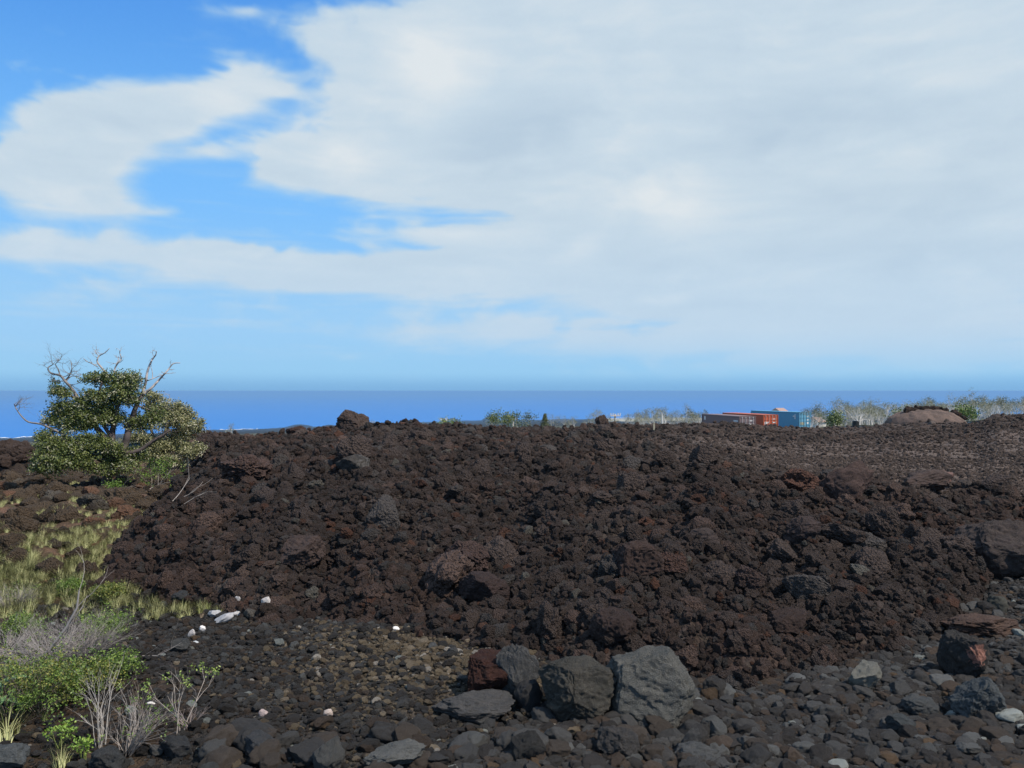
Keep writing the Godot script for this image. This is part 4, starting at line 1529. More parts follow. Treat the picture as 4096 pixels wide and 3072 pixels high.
func make_trees() -> void:
	tree_r.seed = 17
	var d := 24.0
	var bark := Color(0.075, 0.062, 0.055)
	var dead := Color(0.36, 0.33, 0.32)
	var base := tz(1030, 1560, d)
	base.y = ground_y(base.x, d)
	var o := thing("tree", base)
	tag(o, "bushy dark green tree with bare dead grey branches standing out of its top", "tree")
	var nodes := PackedVector3Array()
	nodes.append_array(limb(o, "trunk", [[1035, 1575], [1045, 1450], [1070, 1300], [1085, 1150], [1100, 1020], [1110, 900], [1150, 760], [1150, 640]], d, d, 0.16, 0.05, bark))
	nodes.append_array(limb(o, "limb", [[1085, 1080], [1030, 980], [950, 890], [900, 790], [830, 680], [780, 610]], d, d - 0.3, 0.10, 0.045, bark))
	nodes.append_array(limb(o, "limb", [[1090, 1200], [1200, 1120], [1245, 1000], [1270, 880], [1300, 790], [1330, 700], [1370, 610], [1400, 560]], d, d + 0.3, 0.12, 0.05, bark))
	nodes.append_array(limb(o, "limb", [[1200, 1140], [1370, 1110], [1500, 1020], [1600, 960], [1680, 905]], d, d + 0.6, 0.07, 0.025, bark, 5))
	nodes.append_array(limb(o, "limb", [[1070, 1250], [900, 1150], [700, 1080], [560, 1020]], d, d - 0.7, 0.08, 0.025, bark, 5))
	nodes.append_array(limb(o, "limb", [[1060, 1300], [850, 1260], [620, 1240], [460, 1260]], d, d - 1.0, 0.06, 0.02, bark, 5))
	nodes.append_array(limb(o, "limb", [[1110, 1000], [1000, 820], [960, 620], [1000, 450]], d, d - 0.4, 0.06, 0.03, bark))
	nodes.append_array(limb(o, "limb", [[1150, 700], [1220, 560], [1280, 460]], d, d, 0.05, 0.02, bark))
	limb(o, "dead_branch", [[800, 640], [760, 590], [715, 515], [640, 430], [590, 375], [500, 350], [470, 300], [520, 265]], d - 0.3, d - 0.4, 0.055, 0.012, dead * 0.55, 9, 0.30, 2)
	limb(o, "dead_branch", [[640, 425], [690, 360], [705, 300], [695, 240]], d - 0.4, d - 0.3, 0.022, 0.008, dead * 0.55, 9, 0.26, 2)
	limb(o, "dead_branch", [[590, 375], [570, 310], [545, 260], [590, 220]], d - 0.4, d - 0.5, 0.02, 0.007, dead * 0.55, 9, 0.26, 2)
	limb(o, "dead_branch", [[640, 440], [700, 380], [760, 385], [800, 365]], d - 0.4, d - 0.3, 0.018, 0.006, dead * 0.55, 4, 0.18, 1)
	limb(o, "dead_branch", [[620, 960], [560, 920], [480, 885], [400, 850], [280, 830], [210, 770], [160, 700], [140, 655]], d - 0.6, d - 0.8, 0.04, 0.01, dead * 0.6, 9, 0.28, 2)
	limb(o, "dead_branch", [[1060, 380], [1000, 300], [955, 240], [970, 185], [1030, 150], [1075, 105]], d, d, 0.035, 0.008, dead, 6, 0.22, 1)
	limb(o, "dead_branch", [[970, 185], [945, 150], [940, 120]], d, d, 0.014, 0.006, dead, 3, 0.16, 1)
	limb(o, "dead_branch", [[960, 290], [900, 255], [850, 235], [820, 205]], d, d - 0.2, 0.016, 0.006, dead, 4, 0.16, 1)
	limb(o, "dead_branch", [[1115, 390], [1130, 300], [1160, 250], [1190, 205], [1175, 150], [1180, 125]], d, d + 0.1, 0.028, 0.008, dead, 4, 0.2, 1)
	limb(o, "dead_branch", [[1140, 265], [1165, 215], [1165, 180]], d, d + 0.1, 0.014, 0.007, dead, 3, 0.16, 1)
	limb(o, "dead_branch", [[1395, 560], [1430, 450], [1445, 350], [1470, 270], [1500, 210], [1530, 170], [1535, 135]], d + 0.3, d + 0.2, 0.045, 0.012, dead * 1.3, 3, 0.2, 1)
	limb(o, "dead_branch", [[1405, 560], [1480, 505], [1550, 430], [1600, 375], [1650, 320], [1700, 258], [1770, 250]], d + 0.3, d + 0.4, 0.042, 0.012, dead * 1.2, 5, 0.2, 1)
	limb(o, "dead_branch", [[1435, 430], [1500, 405], [1560, 380], [1600, 370]], d + 0.3, d + 0.3, 0.016, 0.008, dead * 1.2, 1, 0.15, 1)
	limb(o, "dead_branch", [[1500, 405], [1495, 330], [1480, 285]], d + 0.3, d + 0.3, 0.014, 0.007, dead * 1.2, 1, 0.15, 1)
	limb(o, "dead_branch", [[1390, 460], [1385, 380], [1365, 310]], d + 0.3, d + 0.3, 0.014, 0.006, dead, 2, 0.15, 1)
	crown(o, [
		[950, 400, 130, 60, -0.2], [1150, 420, 160, 75, 0.0], [1290, 420, 100, 75, 0.1], [1130, 520, 190, 80, 0.0], [1250, 590, 120, 75, 0.1], [930, 590, 100, 70, -0.3], [1050, 670, 130, 75, 0.0],
		[820, 660, 110, 65, -0.3], [650, 690, 120, 70, -0.4], [560, 760, 90, 60, -0.4], [760, 770, 170, 85, -0.3], [960, 810, 170, 80, -0.1], [1100, 790, 120, 70, 0.0], [680, 870, 130, 65, -0.5], [820, 880, 100, 45, -0.3],
		[540, 510, 90, 60, -0.4], [640, 560, 70, 35, -0.4], [1420, 820, 150, 80, 0.5, 0.8], [1530, 740, 70, 70, 0.5, 0.7], [1290, 840, 70, 50, 0.2],
		[440, 970, 70, 60, -0.7], [560, 1040, 150, 80, -0.7], [700, 1080, 150, 75, -0.7], [480, 1160, 130, 90, -0.9], [610, 1190, 160, 75, -0.9], [390, 1290, 75, 55, -1.0], [520, 1290, 130, 55, -1.0], [820, 1010, 130, 70, -0.5, 1.0],
		[980, 1060, 130, 65, -0.4, 0.8], [1100, 1150, 140, 65, -0.3, 0.9], [1310, 1170, 120, 85, 0.2, 1.0], [1180, 1260, 150, 70, -0.1, 0.8], [800, 1180, 150, 75, -0.6, 1.0], [950, 1280, 140, 55, -0.4, 0.7], [700, 1250, 120, 50, -0.9, 0.8], [460, 840, 60, 40, -0.6, 0.6], [1080, 1330, 80, 30, -0.3, 0.4],
	], d, Color(0.058, 0.085, 0.022), Color(0.19, 0.22, 0.06), Color(0.27, 0.27, 0.19), 1.0, nodes, 0.07)

	# the paler tree behind it
	var d2 := 27.0
	var base2 := tz(1600, 1330, d2)
	base2.y = ground_y(base2.x, d2)
	var t2 := thing("tree", base2)
	tag(t2, "pale sage-green open tree behind the bushy dark tree, next to the lava", "tree")
	var n2 := PackedVector3Array()
	n2.append_array(limb(t2, "trunk", [[1600, 1340], [1605, 1220], [1590, 1100], [1620, 980], [1650, 860]], d2, d2, 0.11, 0.05, dead * 0.5))
	n2.append_array(limb(t2, "limb", [[1600, 1150], [1700, 1030], [1770, 950], [1850, 880]], d2, d2 + 0.3, 0.06, 0.02, dead * 0.6, 4))
	n2.append_array(limb(t2, "limb", [[1590, 1100], [1500, 950], [1470, 800], [1490, 680]], d2, d2 - 0.2, 0.06, 0.02, dead * 0.6, 4))
	n2.append_array(limb(t2, "limb", [[1650, 870], [1700, 780], [1730, 700]], d2, d2, 0.04, 0.015, dead * 0.6, 4))
	n2.append_array(limb(t2, "limb", [[1620, 1200], [1750, 1180], [1860, 1130]], d2, d2 - 0.4, 0.04, 0.015, dead * 0.6, 3))
	limb(t2, "dead_branch", [[1600, 640], [1650, 625], [1665, 590], [1670, 560]], d2, d2, 0.012, 0.006, dead, 2, 0.15, 1)
	crown(t2, [
		[1480, 630, 100, 70, -0.1], [1550, 590, 60, 40, 0.0, 0.6], [1600, 720, 130, 90, 0.0], [1760, 690, 60, 50, 0.1, 0.8], [1780, 770, 100, 80, 0.2], [1860, 760, 60, 70, 0.2, 0.8], [1940, 870, 60, 50, 0.3, 0.8], [1700, 860, 190, 90, 0.0], [1850, 920, 120, 60, 0.3, 0.8], [1400, 1010, 150, 65, -0.2, 1.0],
		[1550, 1050, 150, 75, 0.0, 1.0], [1700, 1000, 130, 75, 0.1, 1.0], [1450, 1150, 100, 60, -0.3, 0.9], [1890, 1110, 110, 65, -0.3, 1.0], [1720, 1220, 120, 50, -0.4, 0.9], [1580, 1170, 110, 50, -0.2, 0.8], [1780, 1090, 90, 55, 0.0, 0.8], [1380, 900, 90, 60, 0.0, 0.6], [1980, 830, 30, 25, 0.3, 0.7], [1470, 560, 40, 25, 0.0, 0.5],
	], d2, Color(0.15, 0.16, 0.07), Color(0.34, 0.33, 0.17), Color(0.44, 0.41, 0.30), 0.9, n2, 0.07)

	# low green plants under the trees
	var lo := Color(0.06, 0.12, 0.015)
	var hi := Color(0.17, 0.26, 0.04)
	for q: Array in [[152, 480, 1.0, 24.5, 101, "round bright green bush under the pale tree"], [196, 482, 0.9, 22.0, 102, "small bright green bush at the shoulder of the lava"], [112, 476, 0.5, 23.0, 103, "small green bush at the foot of the dark tree"]]:
		var p := at_pixel(q[0], q[1], q[3])
		p.y = ground_y(p.x, q[3])
		var b := twig_plant("green_bush", p, q[4], 16, q[2], Vector3.ZERO, 0.8, 0.008, 2, Color(0.2, 0.17, 0.14), 1.0, 0.055, 10, lo, hi)
		tag(b, q[5], "bush")
	# dead wood at the tree's foot
	for q: Array in [[118, 492, 111, "pale dead branch on the rocks below the dark tree"], [150, 492, 112, "grey dead branch on the ground below the pale tree"], [142, 524, 113, "grey dead twigs on the brown soil by the lava"]]:
		var p := hit(q[0], q[1])
		var s := Shape.new()
		s.tint = Color(0.30, 0.275, 0.26)
		var r := RandomNumberGenerator.new()
		r.seed = q[2]
		var tips := []
		for k in 4:
			grow(s, tips, Vector3(0, 0.05, 0), Vector3(r.randf_range(0.4, 1.0), r.randf_range(-0.1, 0.3), r.randf_range(-0.5, 0.5)), 0.5, 0.016, 2, r, 0.18, 2)
		tag(mesh_thing("fallen_branch", s.made(mat.twig), Transform3D(Basis(), p)), q[3], "branch")

# ---------------------------------------------------------------- trees far behind the lava

func far_tree(called: String, seed_: int, tall: float, leaf_lo: Color, leaf_hi: Color, share: float, wood_color: Color, leaf := 0.28, spread := 0.55, upright := false) -> Node3D:
	var r := RandomNumberGenerator.new()
	r.seed = seed_
	var o := thing(called, Vector3.ZERO)
	var wood := Shape.new()
	wood.tint = wood_color
	var tips := []
	if upright:
		wood.tube(PackedVector3Array([Vector3(0, -0.3, 0), Vector3(0.03, tall * 0.5, 0), Vector3(0, tall, 0.02)]), PackedFloat32Array([0.09, 0.06, 0.01]), 6)
	else:
		for k in r.randi_range(1, 3):
			var a := r.randf() * TAU
			grow(wood, tips, Vector3(cos(a) * 0.15, -0.3, sin(a) * 0.15), Vector3(cos(a) * spread * 0.5, 1, sin(a) * spread * 0.5), tall * 0.5, 0.11 * tall / 5.0, 3, r, 0.10, 3)
	part("trunk", wood.made(mat.twig), o)
	var s := Shape.new()
	for t: Array in tips:
		if r.randf() < share:
			leaves_at(s, t[0], 20, leaf, leaf * 1.5, leaf_lo, leaf_hi, r)
	if upright:
		for k in 520:
			var h := r.randf_range(0.1, 1.0)
			var w := tall * 0.52 * (1.0 - h)
			var a := r.randf() * TAU
			leaves_at(s, Vector3(cos(a) * w * r.randf(), tall * h, sin(a) * w * r.randf()), 4, leaf, leaf * 0.5, leaf_lo, leaf_hi, r)
	if s.v.size():
		part("crown", s.made(mat.leaf), o)
	return o

func land_at(px: float, d: float) -> Vector3:
	return Vector3((px - 512.0) / F * d, land_y(px, d), -d)

func make_far_trees() -> void:
	rng.seed = 91
	var bone := Color(0.58, 0.55, 0.51)
	var sage_lo := Color(0.13, 0.135, 0.07)
	var sage_hi := Color(0.40, 0.38, 0.26)
	var protos := []
	for k in 9:
		var share: float = [0.9, 0.75, 1.0, 0.6, 0.85, 0.15, 0.1, 0.95, 0.8][k]
		var lo := sage_lo if k != 7 else Color(0.06, 0.075, 0.035)
		var hi := sage_hi if k != 7 else Color(0.13, 0.145, 0.07)
		protos.append(far_tree("half_dead_tree" if k < 5 or k > 6 else "bare_tree", 1000 + k, 5.2, lo, hi, share, bone, 0.2))
	var labels := [
		["thin grey-green tree with pale bare limbs in the dying wood behind the lava", "thin grey-green trees in the dying wood"],
		["bleached leafless tree in the dying wood behind the lava", "bleached leafless trees in the dying wood"],
		["darker green tree with pale limbs in the dying wood behind the lava", "darker green trees in the dying wood"],
	]
	var spots := []
	for k in 210:
		var px := rng.randf_range(808.0, 1075.0)
		var t := rng.randf()
		spots.append([px, lerpf(95.0, 250.0, t), rng.randf_range(0.42, 0.78)])
	for k in 34:
		spots.append([rng.randf_range(622.0, 706.0), rng.randf_range(150.0, 230.0), rng.randf_range(0.4, 0.72)])
	for k in 10:
		spots.append([rng.randf_range(708.0, 800.0), rng.randf_range(165.0, 240.0), rng.randf_range(0.4, 0.55)])
	for q: Array in [[553, 150, 0.55], [566, 150, 0.5], [574, 150, 0.42], [592, 120, 0.5], [601, 130, 0.62], [606, 130, 0.5], [612, 110, 0.4], [372, 80, 0.32], [380, 80, 0.3], [198, 75, 0.3], [212, 78, 0.35], [232, 80, 0.3], [421, 90, 0.35], [490, 150, 0.4]]:
		spots.append(q)
	var taken := {}
	for q: Array in spots:
		var n := rng.randi() % protos.size()
		var p := land_at(q[0], q[1])
		var s: float = q[2] * clampf(q[1] / 150.0, 0.75, 1.25)
		var size := Vector3(s * rng.randf_range(0.9, 1.3), s, s * rng.randf_range(0.9, 1.2))
		var o: Node3D
		var turn := rng.randf() * TAU
		if taken.has(n):
			o = copy(protos[n], p, turn, size)
		else:
			o = protos[n]
			o.transform = Transform3D(Basis(Vector3.UP, turn).scaled_local(size), p)
			taken[n] = true
		var l := 0 if n < 5 or n == 8 else (1 if n < 7 else 2)
		var where := "among the bushes on the crest"
		if q[0] > 968.0:
			where = "beyond the lava dome"
		elif q[0] > 878.0:
			where = "behind the lava dome"
		elif q[0] > 805.0:
			where = "between the blue container and the lava dome"
		elif q[0] > 707.0:
			where = "behind the containers"
		elif q[0] > 615.0:
			where = "between the power pole and the maroon container"
		elif q[0] > 540.0:
			where = "between the conical tree and the power pole"
		var kind: String = ["thin grey-green half-dead tree", "bleached leafless tree", "darker green half-dead tree"][l]
		tag(o, "%s %s %s" % ["low" if s < 0.5 else ("tall" if s > 0.72 else "middling"), kind, where], "tree", labels[l][1])
	# the green ones near the power poles
	var g_lo := Color(0.055, 0.085, 0.03)
	var g_hi := Color(0.15, 0.20, 0.07)
	for q: Array in [
		[451, 110.0, 1.6, "yellow-green bush on the crest between two power poles", Color(0.10, 0.15, 0.03), Color(0.24, 0.28, 0.07)],
		[462, 110.0, 1.4, "round yellow-green bush at the lower end of the crest between two power poles", Color(0.10, 0.14, 0.03), Color(0.26, 0.28, 0.07)],
		[489, 130.0, 2.7, "dark green tree to the left of the middle power pole", g_lo, g_hi],
		[502, 128.0, 2.7, "yellowish green tree close to the middle power pole", Color(0.08, 0.11, 0.03), Color(0.22, 0.25, 0.07)],
		[520, 130.0, 2.8, "blue-green tree close to the right of the middle power pole", g_lo, Color(0.14, 0.18, 0.09)],
		[532, 128.0, 2.6, "grey-green tree beside the blue-green tree behind the crest", g_lo, Color(0.18, 0.2, 0.11)],
		[443, 112.0, 1.0, "small bush at the foot of the left power pole", g_lo, g_hi],
		[832, 85.0, 1.2, "green bush at the end of the blue container", Color(0.10, 0.14, 0.05), Color(0.22, 0.25, 0.10)],
		[896, 85.0, 1.3, "dark green bush before the wood at the left of the lava dome", g_lo, g_hi],
		[966, 85.0, 1.2, "bright green bush behind the right side of the lava dome", Color(0.08, 0.13, 0.03), Color(0.2, 0.26, 0.07)],
	]:
		var o := far_tree("green_tree", 1100 + int(q[0]), q[2], q[4], q[5], 1.0, Color(0.4, 0.37, 0.33), 0.24, 1.1)
		o.position = land_at(q[0], q[1])
		tag(o, q[3], "tree")
	var cone := far_tree("conical_tree", 1201, 2.7, Color(0.08, 0.095, 0.035), Color(0.2, 0.21, 0.09), 1.0, Color(0.3, 0.27, 0.22), 0.17, 0.2, true)
	cone.position = land_at(545, 132.0)
	tag(cone, "pointed conical green tree behind the crest", "tree")

# ---------------------------------------------------------------- shipping containers

func make_containers() -> void:
	container("container", "dull maroon-grey shipping container, lowest of three behind the lava", Vector3(31.2, -4.05, -113.0), Vector2(-2.4, -12.0), Color(0.20, 0.135, 0.135), 0)
	container("container", "orange shipping container between the maroon and the blue one", Vector3(36.6, -4.05, -120.0), Vector2(-2.9, -11.8), Color(0.46, 0.105, 0.04), 1)
	container("container", "light blue shipping container with a white-streaked door beside the wood", Vector3(46.0, -4.10, -132.0), Vector2(-4.4, -11.4), Color(0.09, 0.30, 0.47), 2)

func container(called: String, label: String, at: Vector3, axis2: Vector2, paint: Color, which: int) -> void:
	# at is the foot of the left post of the door end; the box runs back along axis2
	var o := thing(called, at)
	tag(o, label, "container", "shipping containers behind the lava")
	var back := Vector3(axis2.x, 0, axis2.y).normalized()
	var right := Vector3(-back.z, 0, back.x)
	o.basis = Basis(right, Vector3.UP, -back)     # x across the doors, -z to the far end
	var length := 12.19
	var wide := 2.44
	var high := 2.6 if which < 2 else 2.72
	var frame := Color(paint.r * 0.7, paint.g * 0.7, paint.b * 0.72)
	for x: float in [0.06, wide - 0.06]:
		for z: float in [-0.06, -length + 0.06]:
			var post := Shape.new()
			post.tint = frame
			post.box(Transform3D(Basis(), Vector3(x, high * 0.5, z)), Vector3(0.14, high, 0.14))
			part("corner_post", post.made(mat.paint), o)
	for y: float in [0.07, high - 0.07]:
		for x: float in [0.06, wide - 0.06]:
			var rail := Shape.new()
			rail.tint = frame if y < 1.0 else paint
			rail.box(Transform3D(Basis(), Vector3(x, y, -length * 0.5)), Vector3(0.12, 0.12, length - 0.27))
			part("side_rail", rail.made(mat.paint), o)
		for z: float in [-0.06, -length + 0.06]:
			var sill := Shape.new()
			sill.tint = frame
			sill.box(Transform3D(Basis(), Vector3(wide * 0.5, y, z)), Vector3(wide - 0.27, 0.13, 0.12))
			part("end_rail", sill.made(mat.paint), o)
	# corrugated long sides and far end
	for x: float in [0.05, wide - 0.05]:
		var wall := Shape.new()
		wall.tint = paint
		var ribs := 44
		var w := (length - 0.28) / ribs
		var out := -1.0 if x < 1.0 else 1.0
		for k in ribs:
			var z0 := -0.14 - w * k
			var zs := [z0, z0 - w * 0.35, z0 - w * 0.5, z0 - w * 0.85, z0 - w]
			var xs := [0.0, 0.0, -0.036 * out, -0.036 * out, 0.0]
			for j in 4:
				wall.face(Vector3(x + xs[j], 0.13, zs[j]), Vector3(x + xs[j], high - 0.13, zs[j]), Vector3(x + xs[j + 1], high - 0.13, zs[j + 1]), Vector3(x + xs[j + 1], 0.13, zs[j + 1]))
		part("side_wall", wall.made(mat.paint), o)
	var end := Shape.new()
	end.tint = paint
	end.box(Transform3D(Basis(), Vector3(wide * 0.5, high * 0.5, -length + 0.05)), Vector3(wide - 0.28, high - 0.26, 0.04))
	part("end_wall", end.made(mat.paint), o)
	var roof := Shape.new()
	roof.tint = paint
	var bays := 30
	for k in bays:
		var z0 := -0.1 - (length - 0.2) / bays * k
		var z1 := z0 - (length - 0.2) / bays
		var zm := (z0 + z1) * 0.5
		roof.face(Vector3(0.12, high - 0.02, z0), Vector3(0.12, high, zm), Vector3(wide - 0.12, high, zm), Vector3(wide - 0.12, high - 0.02, z0))
		roof.face(Vector3(0.12, high, zm), Vector3(0.12, high - 0.02, z1), Vector3(wide - 0.12, high - 0.02, z1), Vector3(wide - 0.12, high, zm))
	part("roof", roof.made(mat.paint), o)
	var floor_ := Shape.new()
	floor_.tint = Color(0.06, 0.05, 0.04)
	floor_.box(Transform3D(Basis(), Vector3(wide * 0.5, 0.1, -length * 0.5)), Vector3(wide - 0.26, 0.06, length - 0.3))
	part("floor", floor_.made(mat.paint), o)
	# two doors with locking bars
	var door_paint: Color = [Color(0.20, 0.15, 0.16), Color(0.50, 0.10, 0.04), Color(0.13, 0.36, 0.52)][which]
	var bar_paint: Color = [Color(0.55, 0.52, 0.52), Color(0.62, 0.42, 0.36), Color(0.10, 0.24, 0.36)][which]
	for k in 2:
		var x0 := 0.14 + 1.085 * k
		var door := Shape.new()
		door.tint = door_paint
		door.box(Transform3D(Basis(), Vector3(x0 + 0.535, high * 0.5, -0.05)), Vector3(1.065, high - 0.28, 0.05))
		var dn := part("door", door.made(mat.paint), o)
		for y: float in [0.55, 1.15, 1.75, 2.3]:
			var rib := Shape.new()
			rib.tint = Color(door_paint.r * 0.6, door_paint.g * 0.6, door_paint.b * 0.62)
			rib.box(Transform3D(Basis(), Vector3(x0 + 0.535, y, -0.015)), Vector3(0.98, 0.09, 0.02))
			part("rib", rib.made(mat.paint), dn)
		for bx: float in [0.27, 0.80]:
			var bar := Shape.new()
			bar.tint = bar_paint
			bar.tube(PackedVector3Array([Vector3(x0 + bx, 0.08, 0.03), Vector3(x0 + bx, high - 0.08, 0.03)]), PackedFloat32Array([0.03, 0.03]), 6)
			for y: float in [0.2, 0.8, 1.6, high - 0.2]:
				bar.box(Transform3D(Basis(), Vector3(x0 + bx, y, 0.01)), Vector3(0.12, 0.09, 0.06))
			part("locking_bar", bar.made(mat.paint), dn)
		# stencilled marks, too far away to read
		var marks := Shape.new()
		marks.tint = Color(0.72, 0.72, 0.70)
		if k == 1:
			marks.box(Transform3D(Basis(), Vector3(x0 + 0.52, 1.95, -0.02)), Vector3(0.62, 0.10, 0.012))
			marks.box(Transform3D(Basis(), Vector3(x0 + 0.60, 1.45, -0.02)), Vector3(0.50, 0.14, 0.012))
		if which == 1 and k == 0:
			marks.box(Transform3D(Basis(), Vector3(x0 + 0.30, 1.25, -0.02)), Vector3(0.44, 0.62, 0.012))
			marks.box(Transform3D(Basis(), Vector3(x0 + 0.66, 1.45, -0.02)), Vector3(0.16, 0.22, 0.012))
		if which == 2:
			marks.box(Transform3D(Basis(), Vector3(x0 + 0.50, 0.95, -0.02)), Vector3(0.34, 0.28, 0.012))
		if marks.v.size():
			part("stencilled_marks", marks.made(mat.paint), dn)
	if which == 2:
		var board := Shape.new()
		board.tint = Color(0.34, 0.32, 0.20)
		board.box(Transform3D(Basis(), Vector3(0.66, 0.86, -0.018)), Vector3(0.86, 0.40, 0.012))
		part("faded_panel", board.made(mat.paint), o)
		for q: Array in [[-1.0, 2.25, 0.30, 0.10], [-1.15, 2.05, 0.55, 0.12], [-1.4, 2.0, 0.3, 0.12], [-1.0, 1.85, 0.30, 0.10], [-1.0, 1.65, 0.3, 0.1]]:
			var mark := Shape.new()
			mark.tint = Color(0.75, 0.76, 0.76)
			mark.box(Transform3D(Basis(), Vector3(0.040, q[1], q[0])), Vector3(0.012, q[3], q[2]))
			part("stencilled_mark", mark.made(mat.paint), o)
	if which == 0:
		var plate := Shape.new()
		plate.tint = Color(0.75, 0.72, 0.70)
		plate.box(Transform3D(Basis(), Vector3(0.040, 2.0, -11.2)), Vector3(0.012, 0.55, 0.42))
		part("stencilled_mark", plate.made(mat.paint), o)
		var line := Shape.new()
		line.tint = Color(0.55, 0.56, 0.60)
		line.box(Transform3D(Basis(), Vector3(0.040, 1.9, -1.2)), Vector3(0.012, 0.22, 1.3))
		part("stencilled_mark", line.made(mat.paint), o)

# ---------------------------------------------------------------- poles, posts, domes

func make_small_far_things() -> void:
	for q: Array in [[615.0, 414.0, 170.0, 2.1, "pale T-shaped power pole, closest of three to the containers"], [513.0, 417.6, 185.0, 1.9, "pale T-shaped power pole between the green trees"], [443.5, 418.6, 200.0, 1.8, "short-looking T-shaped power pole above the crest bushes"]]:
		var foot := land_at(q[0], q[2])
		var top := at_pixel(q[0], q[1], q[2])
		var h := top.y - foot.y
		var o := thing("power_pole", foot, 0.15)
		tag(o, q[4], "power pole", "power poles behind the lava")
		var pole := Shape.new()
		pole.tint = Color(0.62, 0.56, 0.51)
		pole.tube(PackedVector3Array([Vector3(0, -0.5, 0), Vector3(0, h, 0)]), PackedFloat32Array([0.24, 0.21]), 8)
		part("pole", pole.made(mat.twig), o)
		var arm := Shape.new()
		arm.tint = Color(0.58, 0.53, 0.49)
		arm.box(Transform3D(Basis(), Vector3(0, h - 0.35, 0.3)), Vector3(q[3], 0.22, 0.16))
		part("crossarm", arm.made(mat.twig), o)
		for x: float in [-0.48, -0.25, 0.25, 0.48]:
			var ins := Shape.new()
			ins.tint = Color(0.75, 0.75, 0.74)
			ins.tube(PackedVector3Array([Vector3(x * q[3], h - 0.24, 0.3), Vector3(x * q[3], h + 0.1, 0.3), Vector3(x * q[3], h + 0.22, 0.3)]), PackedFloat32Array([0.09, 0.12, 0.07]), 6)
			part("insulator", ins.made(mat.paint), o)
	var post := thing("white_post", land_at(662, 150.0))
	tag(post, "white post standing among the bare trees behind the crest", "post")
	var ps := Shape.new()
	ps.tint = Color(0.75, 0.73, 0.70)
	ps.tube(PackedVector3Array([Vector3(0, -0.2, 0), Vector3(0, 2.9, 0)]), PackedFloat32Array([0.12, 0.11]), 8)
	part("shaft", ps.made(mat.paint), post)
	var cap := Shape.new()
	cap.tint = Color(0.6, 0.58, 0.55)
	cap.box(Transform3D(Basis(), Vector3(0, 2.95, 0)), Vector3(0.34, 0.1, 0.34))
	part("cap", cap.made(mat.paint), post)
	var sp := hit(654, 435)
	var stake := thing("wooden_stake", sp)
	tag(stake, "pale wooden survey stake standing in the lava below the crest", "stake")
	var st := Shape.new()
	st.tint = Color(0.42, 0.38, 0.27)
	var sh := 6.2 / F * -sp.z
	st.box(Transform3D(Basis(Vector3(0, 0, 1), 0.02), Vector3(0, sh * 0.45, 0)), Vector3(0.05, sh * 1.1, 0.03))
	part("shaft", st.made(mat.twig), stake)
	var tip := Shape.new()
	tip.tint = Color(0.48, 0.44, 0.32)
	tip.tube(PackedVector3Array([Vector3(0, sh, 0), Vector3(0, sh + 0.05, 0)]), PackedFloat32Array([0.03, 0.004]), 4)
	part("tip", tip.made(mat.twig), stake)

	# domes of lava: the pinkish one with a dark crust before the wood, and the dark one by the tree
	dome("lava_dome", "low pinkish-brown lava dome with a dark crust along its top", at_pixel(925, 424, 52.0), 2.45, 0.98, Color(0.19, 0.14, 0.12), true)
	dome("lava_dome", "dark rounded lava hump to the left of the dark tree", at_pixel(6, 481, 34.0), 1.55, 1.5, Color(0.055, 0.043, 0.037), false)
	# the little black tub on the crest
	var cd := crest_of(855.0).y + 1.5
	var tp := at_pixel(855.5, 424.0, cd)
	var tub := thing("black_tub", tp)
	tag(tub, "small black flat-topped tub on the crest before the dying wood", "tub")
	var wall := Shape.new()
	wall.tint = Color(0.015, 0.016, 0.018)
	wall.tube(PackedVector3Array([Vector3(0, -0.25, 0), Vector3(0, 0.1, 0), Vector3(0, 0.16, 0), Vector3(0, 0.19, 0)]), PackedFloat32Array([0.20, 0.21, 0.19, 0.14]), 20)
	part("wall", wall.made(mat.paint), tub)
	var lid := Shape.new()
	lid.tint = Color(0.10, 0.11, 0.12)
	lid.tube(PackedVector3Array([Vector3(0, 0.185, 0), Vector3(0, 0.195, 0), Vector3(0, 0.196, 0)]), PackedFloat32Array([0.14, 0.13, 0.001]), 20)
	part("lid", lid.made(mat.paint), tub)
	# pale roofs of houses in the wood
	for q: Array in [[779.5, 410.3, 190.0, 2.4, "small house with a brownish roof showing above the blue container"], [816.0, 420.0, 150.0, 1.8, "small white shed with a reddish roof at the end of the blue container"]]:
		var p := at_pixel(q[0], q[1], q[2])
		var foot := land_at(q[0], q[2])
		var h := p.y - foot.y
		var o := thing("house", foot, 0.3)
		tag(o, q[4], "house")
		var wl := Shape.new()
		wl.tint = Color(0.62, 0.60, 0.56)
		wl.box(Transform3D(Basis(), Vector3(0, h * 0.5 - 0.3, 0)), Vector3(q[3] * 0.9, h, 3.5))
		part("wall", wl.made(mat.paint), o)
		var rf := Shape.new()
		rf.tint = Color(0.40, 0.26, 0.20)
		var hw: float = q[3] * 0.5
		rf.face(Vector3(-hw, h - 0.3, 2.0), Vector3(-hw * 0.9, h + 0.55, 0), Vector3(hw * 0.9, h + 0.55, 0), Vector3(hw, h - 0.3, 2.0))
		rf.face(Vector3(hw, h - 0.3, -2.0), Vector3(hw * 0.9, h + 0.55, 0), Vector3(-hw * 0.9, h + 0.55, 0), Vector3(-hw, h - 0.3, -2.0))
		rf.face(Vector3(-hw, h - 0.3, -2.0), Vector3(-hw * 0.9, h + 0.55, 0), Vector3(-hw * 0.9, h + 0.55, 0.01), Vector3(-hw, h - 0.3, 2.0))
		rf.face(Vector3(hw, h - 0.3, 2.0), Vector3(hw * 0.9, h + 0.55, 0), Vector3(hw * 0.9, h + 0.55, -0.01), Vector3(hw, h - 0.3, -2.0))
		part("roof", rf.made(mat.paint), o)

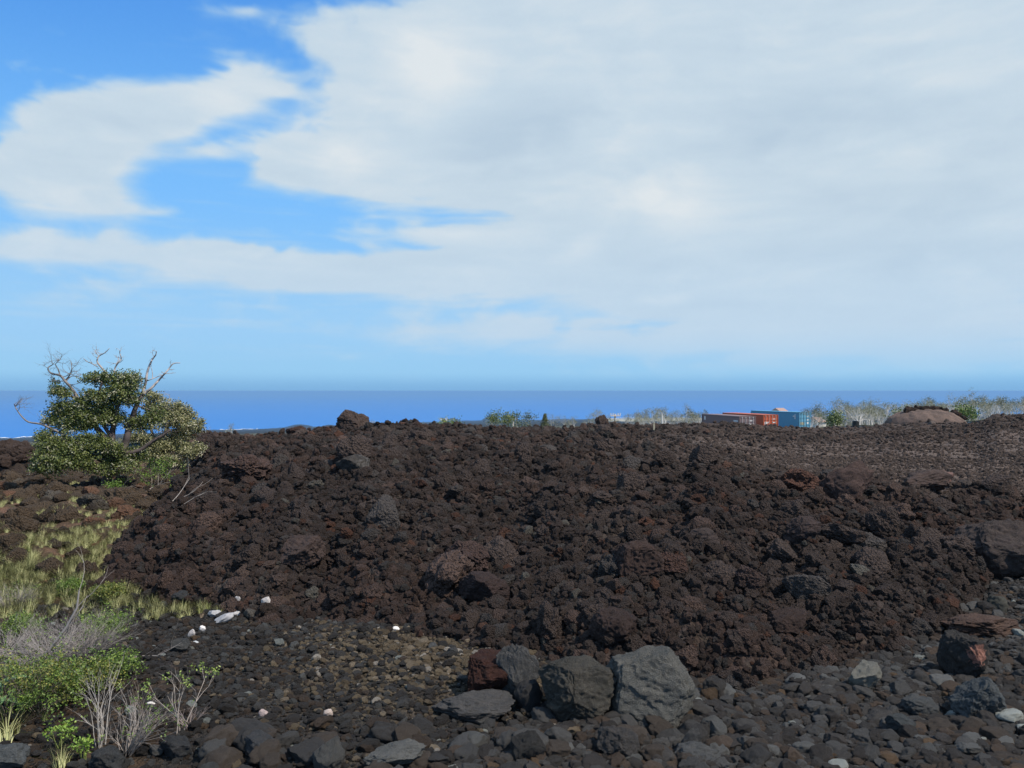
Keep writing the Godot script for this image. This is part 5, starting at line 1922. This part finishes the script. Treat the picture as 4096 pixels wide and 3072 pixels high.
func dome(called: String, label: String, at: Vector3, rad: float, high: float, color: Color, crusted: bool) -> void:
	var o := thing(called, at)
	tag(o, label, "lava dome")
	var s := Shape.new()
	var crust := Shape.new()
	var rings := 40
	var cols := 120
	var grid := PackedVector3Array()
	for r in rings + 1:
		var f := float(r) / rings
		for k in cols:
			var a := TAU * k / cols
			var q := Vector3(cos(a) * f, 0, sin(a) * f)
			var h := high * sqrt(maxf(0.0, 1.0 - pow(f, 2.4)))
			h += (0.12 if crusted else 0.3) * n_b.get_noise_3dv(q * 4.0 + at) + (0.05 if crusted else 0.12) * n_b.get_noise_3dv(q * 12.0 + at)
			grid.append(Vector3(q.x * rad * (1.0 + 0.06 * n_a.get_noise_3dv(q * 2.0)), h - 0.15 * f, q.z * rad * 0.75))
	for r in rings + 1:
		for k in cols:
			var a := grid[r * cols + (k + 1) % cols] - grid[r * cols + posmod(k - 1, cols)]
			var b := grid[mini(r + 1, rings) * cols + k] - grid[maxi(r - 1, 0) * cols + k]
			var n := a.cross(b).normalized()
			if n.y < 0.0:
				n = -n
			if r == 0:
				n = Vector3.UP
			var u := n_b.get_noise_3dv(grid[r * cols + k] * 1.5)
			s.tint = Color(color.r * (1 + 0.5 * u), color.g * (1 + 0.45 * u), color.b * (1 + 0.4 * u))
			s.point(grid[r * cols + k], n)
	for r in rings:
		for k in cols:
			var a := r * cols + k
			var b := r * cols + (k + 1) % cols
			s.tri(a, a + cols, b)
			s.tri(b, a + cols, b + cols)
	part("rock_face", s.made(mat.lava), o)
	if crusted:
		rng.seed = 95
		for k in 46:
			var t := rng.randf()
			var x := lerpf(-0.55, 0.95, t) * rad
			var f := absf(x) / rad
			var y := high * sqrt(maxf(0.0, 1.0 - pow(minf(f, 1.0), 2.4)))
			var half := rng.randf_range(0.12, 0.22)
			var pc := part("crust_piece", clinkers[k % clinkers.size()], o, crust_material(), Transform3D(spin(Vector3(half * 1.4, half * 0.8, half)), Vector3(x, y - 0.02, rng.randf_range(-0.15, 0.3))))
			pc.set_meta("label", "dark crust")
	else:
		rng.seed = 96
		for k in 280:
			var a := rng.randf() * TAU
			var f := sqrt(rng.randf()) * 0.9
			var y := high * sqrt(maxf(0.0, 1.0 - pow(f, 2.4)))
			var half := rng.randf_range(0.10, 0.26)
			part("crust_piece", clinkers[k % clinkers.size()], o, crust_material(), Transform3D(spin(Vector3(half * 1.3, half * 0.8, half)), Vector3(cos(a) * f * rad, y - 0.1 * f, sin(a) * f * rad * 0.75)))

var crust_mat: StandardMaterial3D

func crust_material() -> StandardMaterial3D:
	if crust_mat == null:
		crust_mat = mat.clinker.duplicate()
		crust_mat.resource_name = "crust"
		crust_mat.albedo_color = Color(0.085, 0.06, 0.05).linear_to_srgb()
	return crust_mat
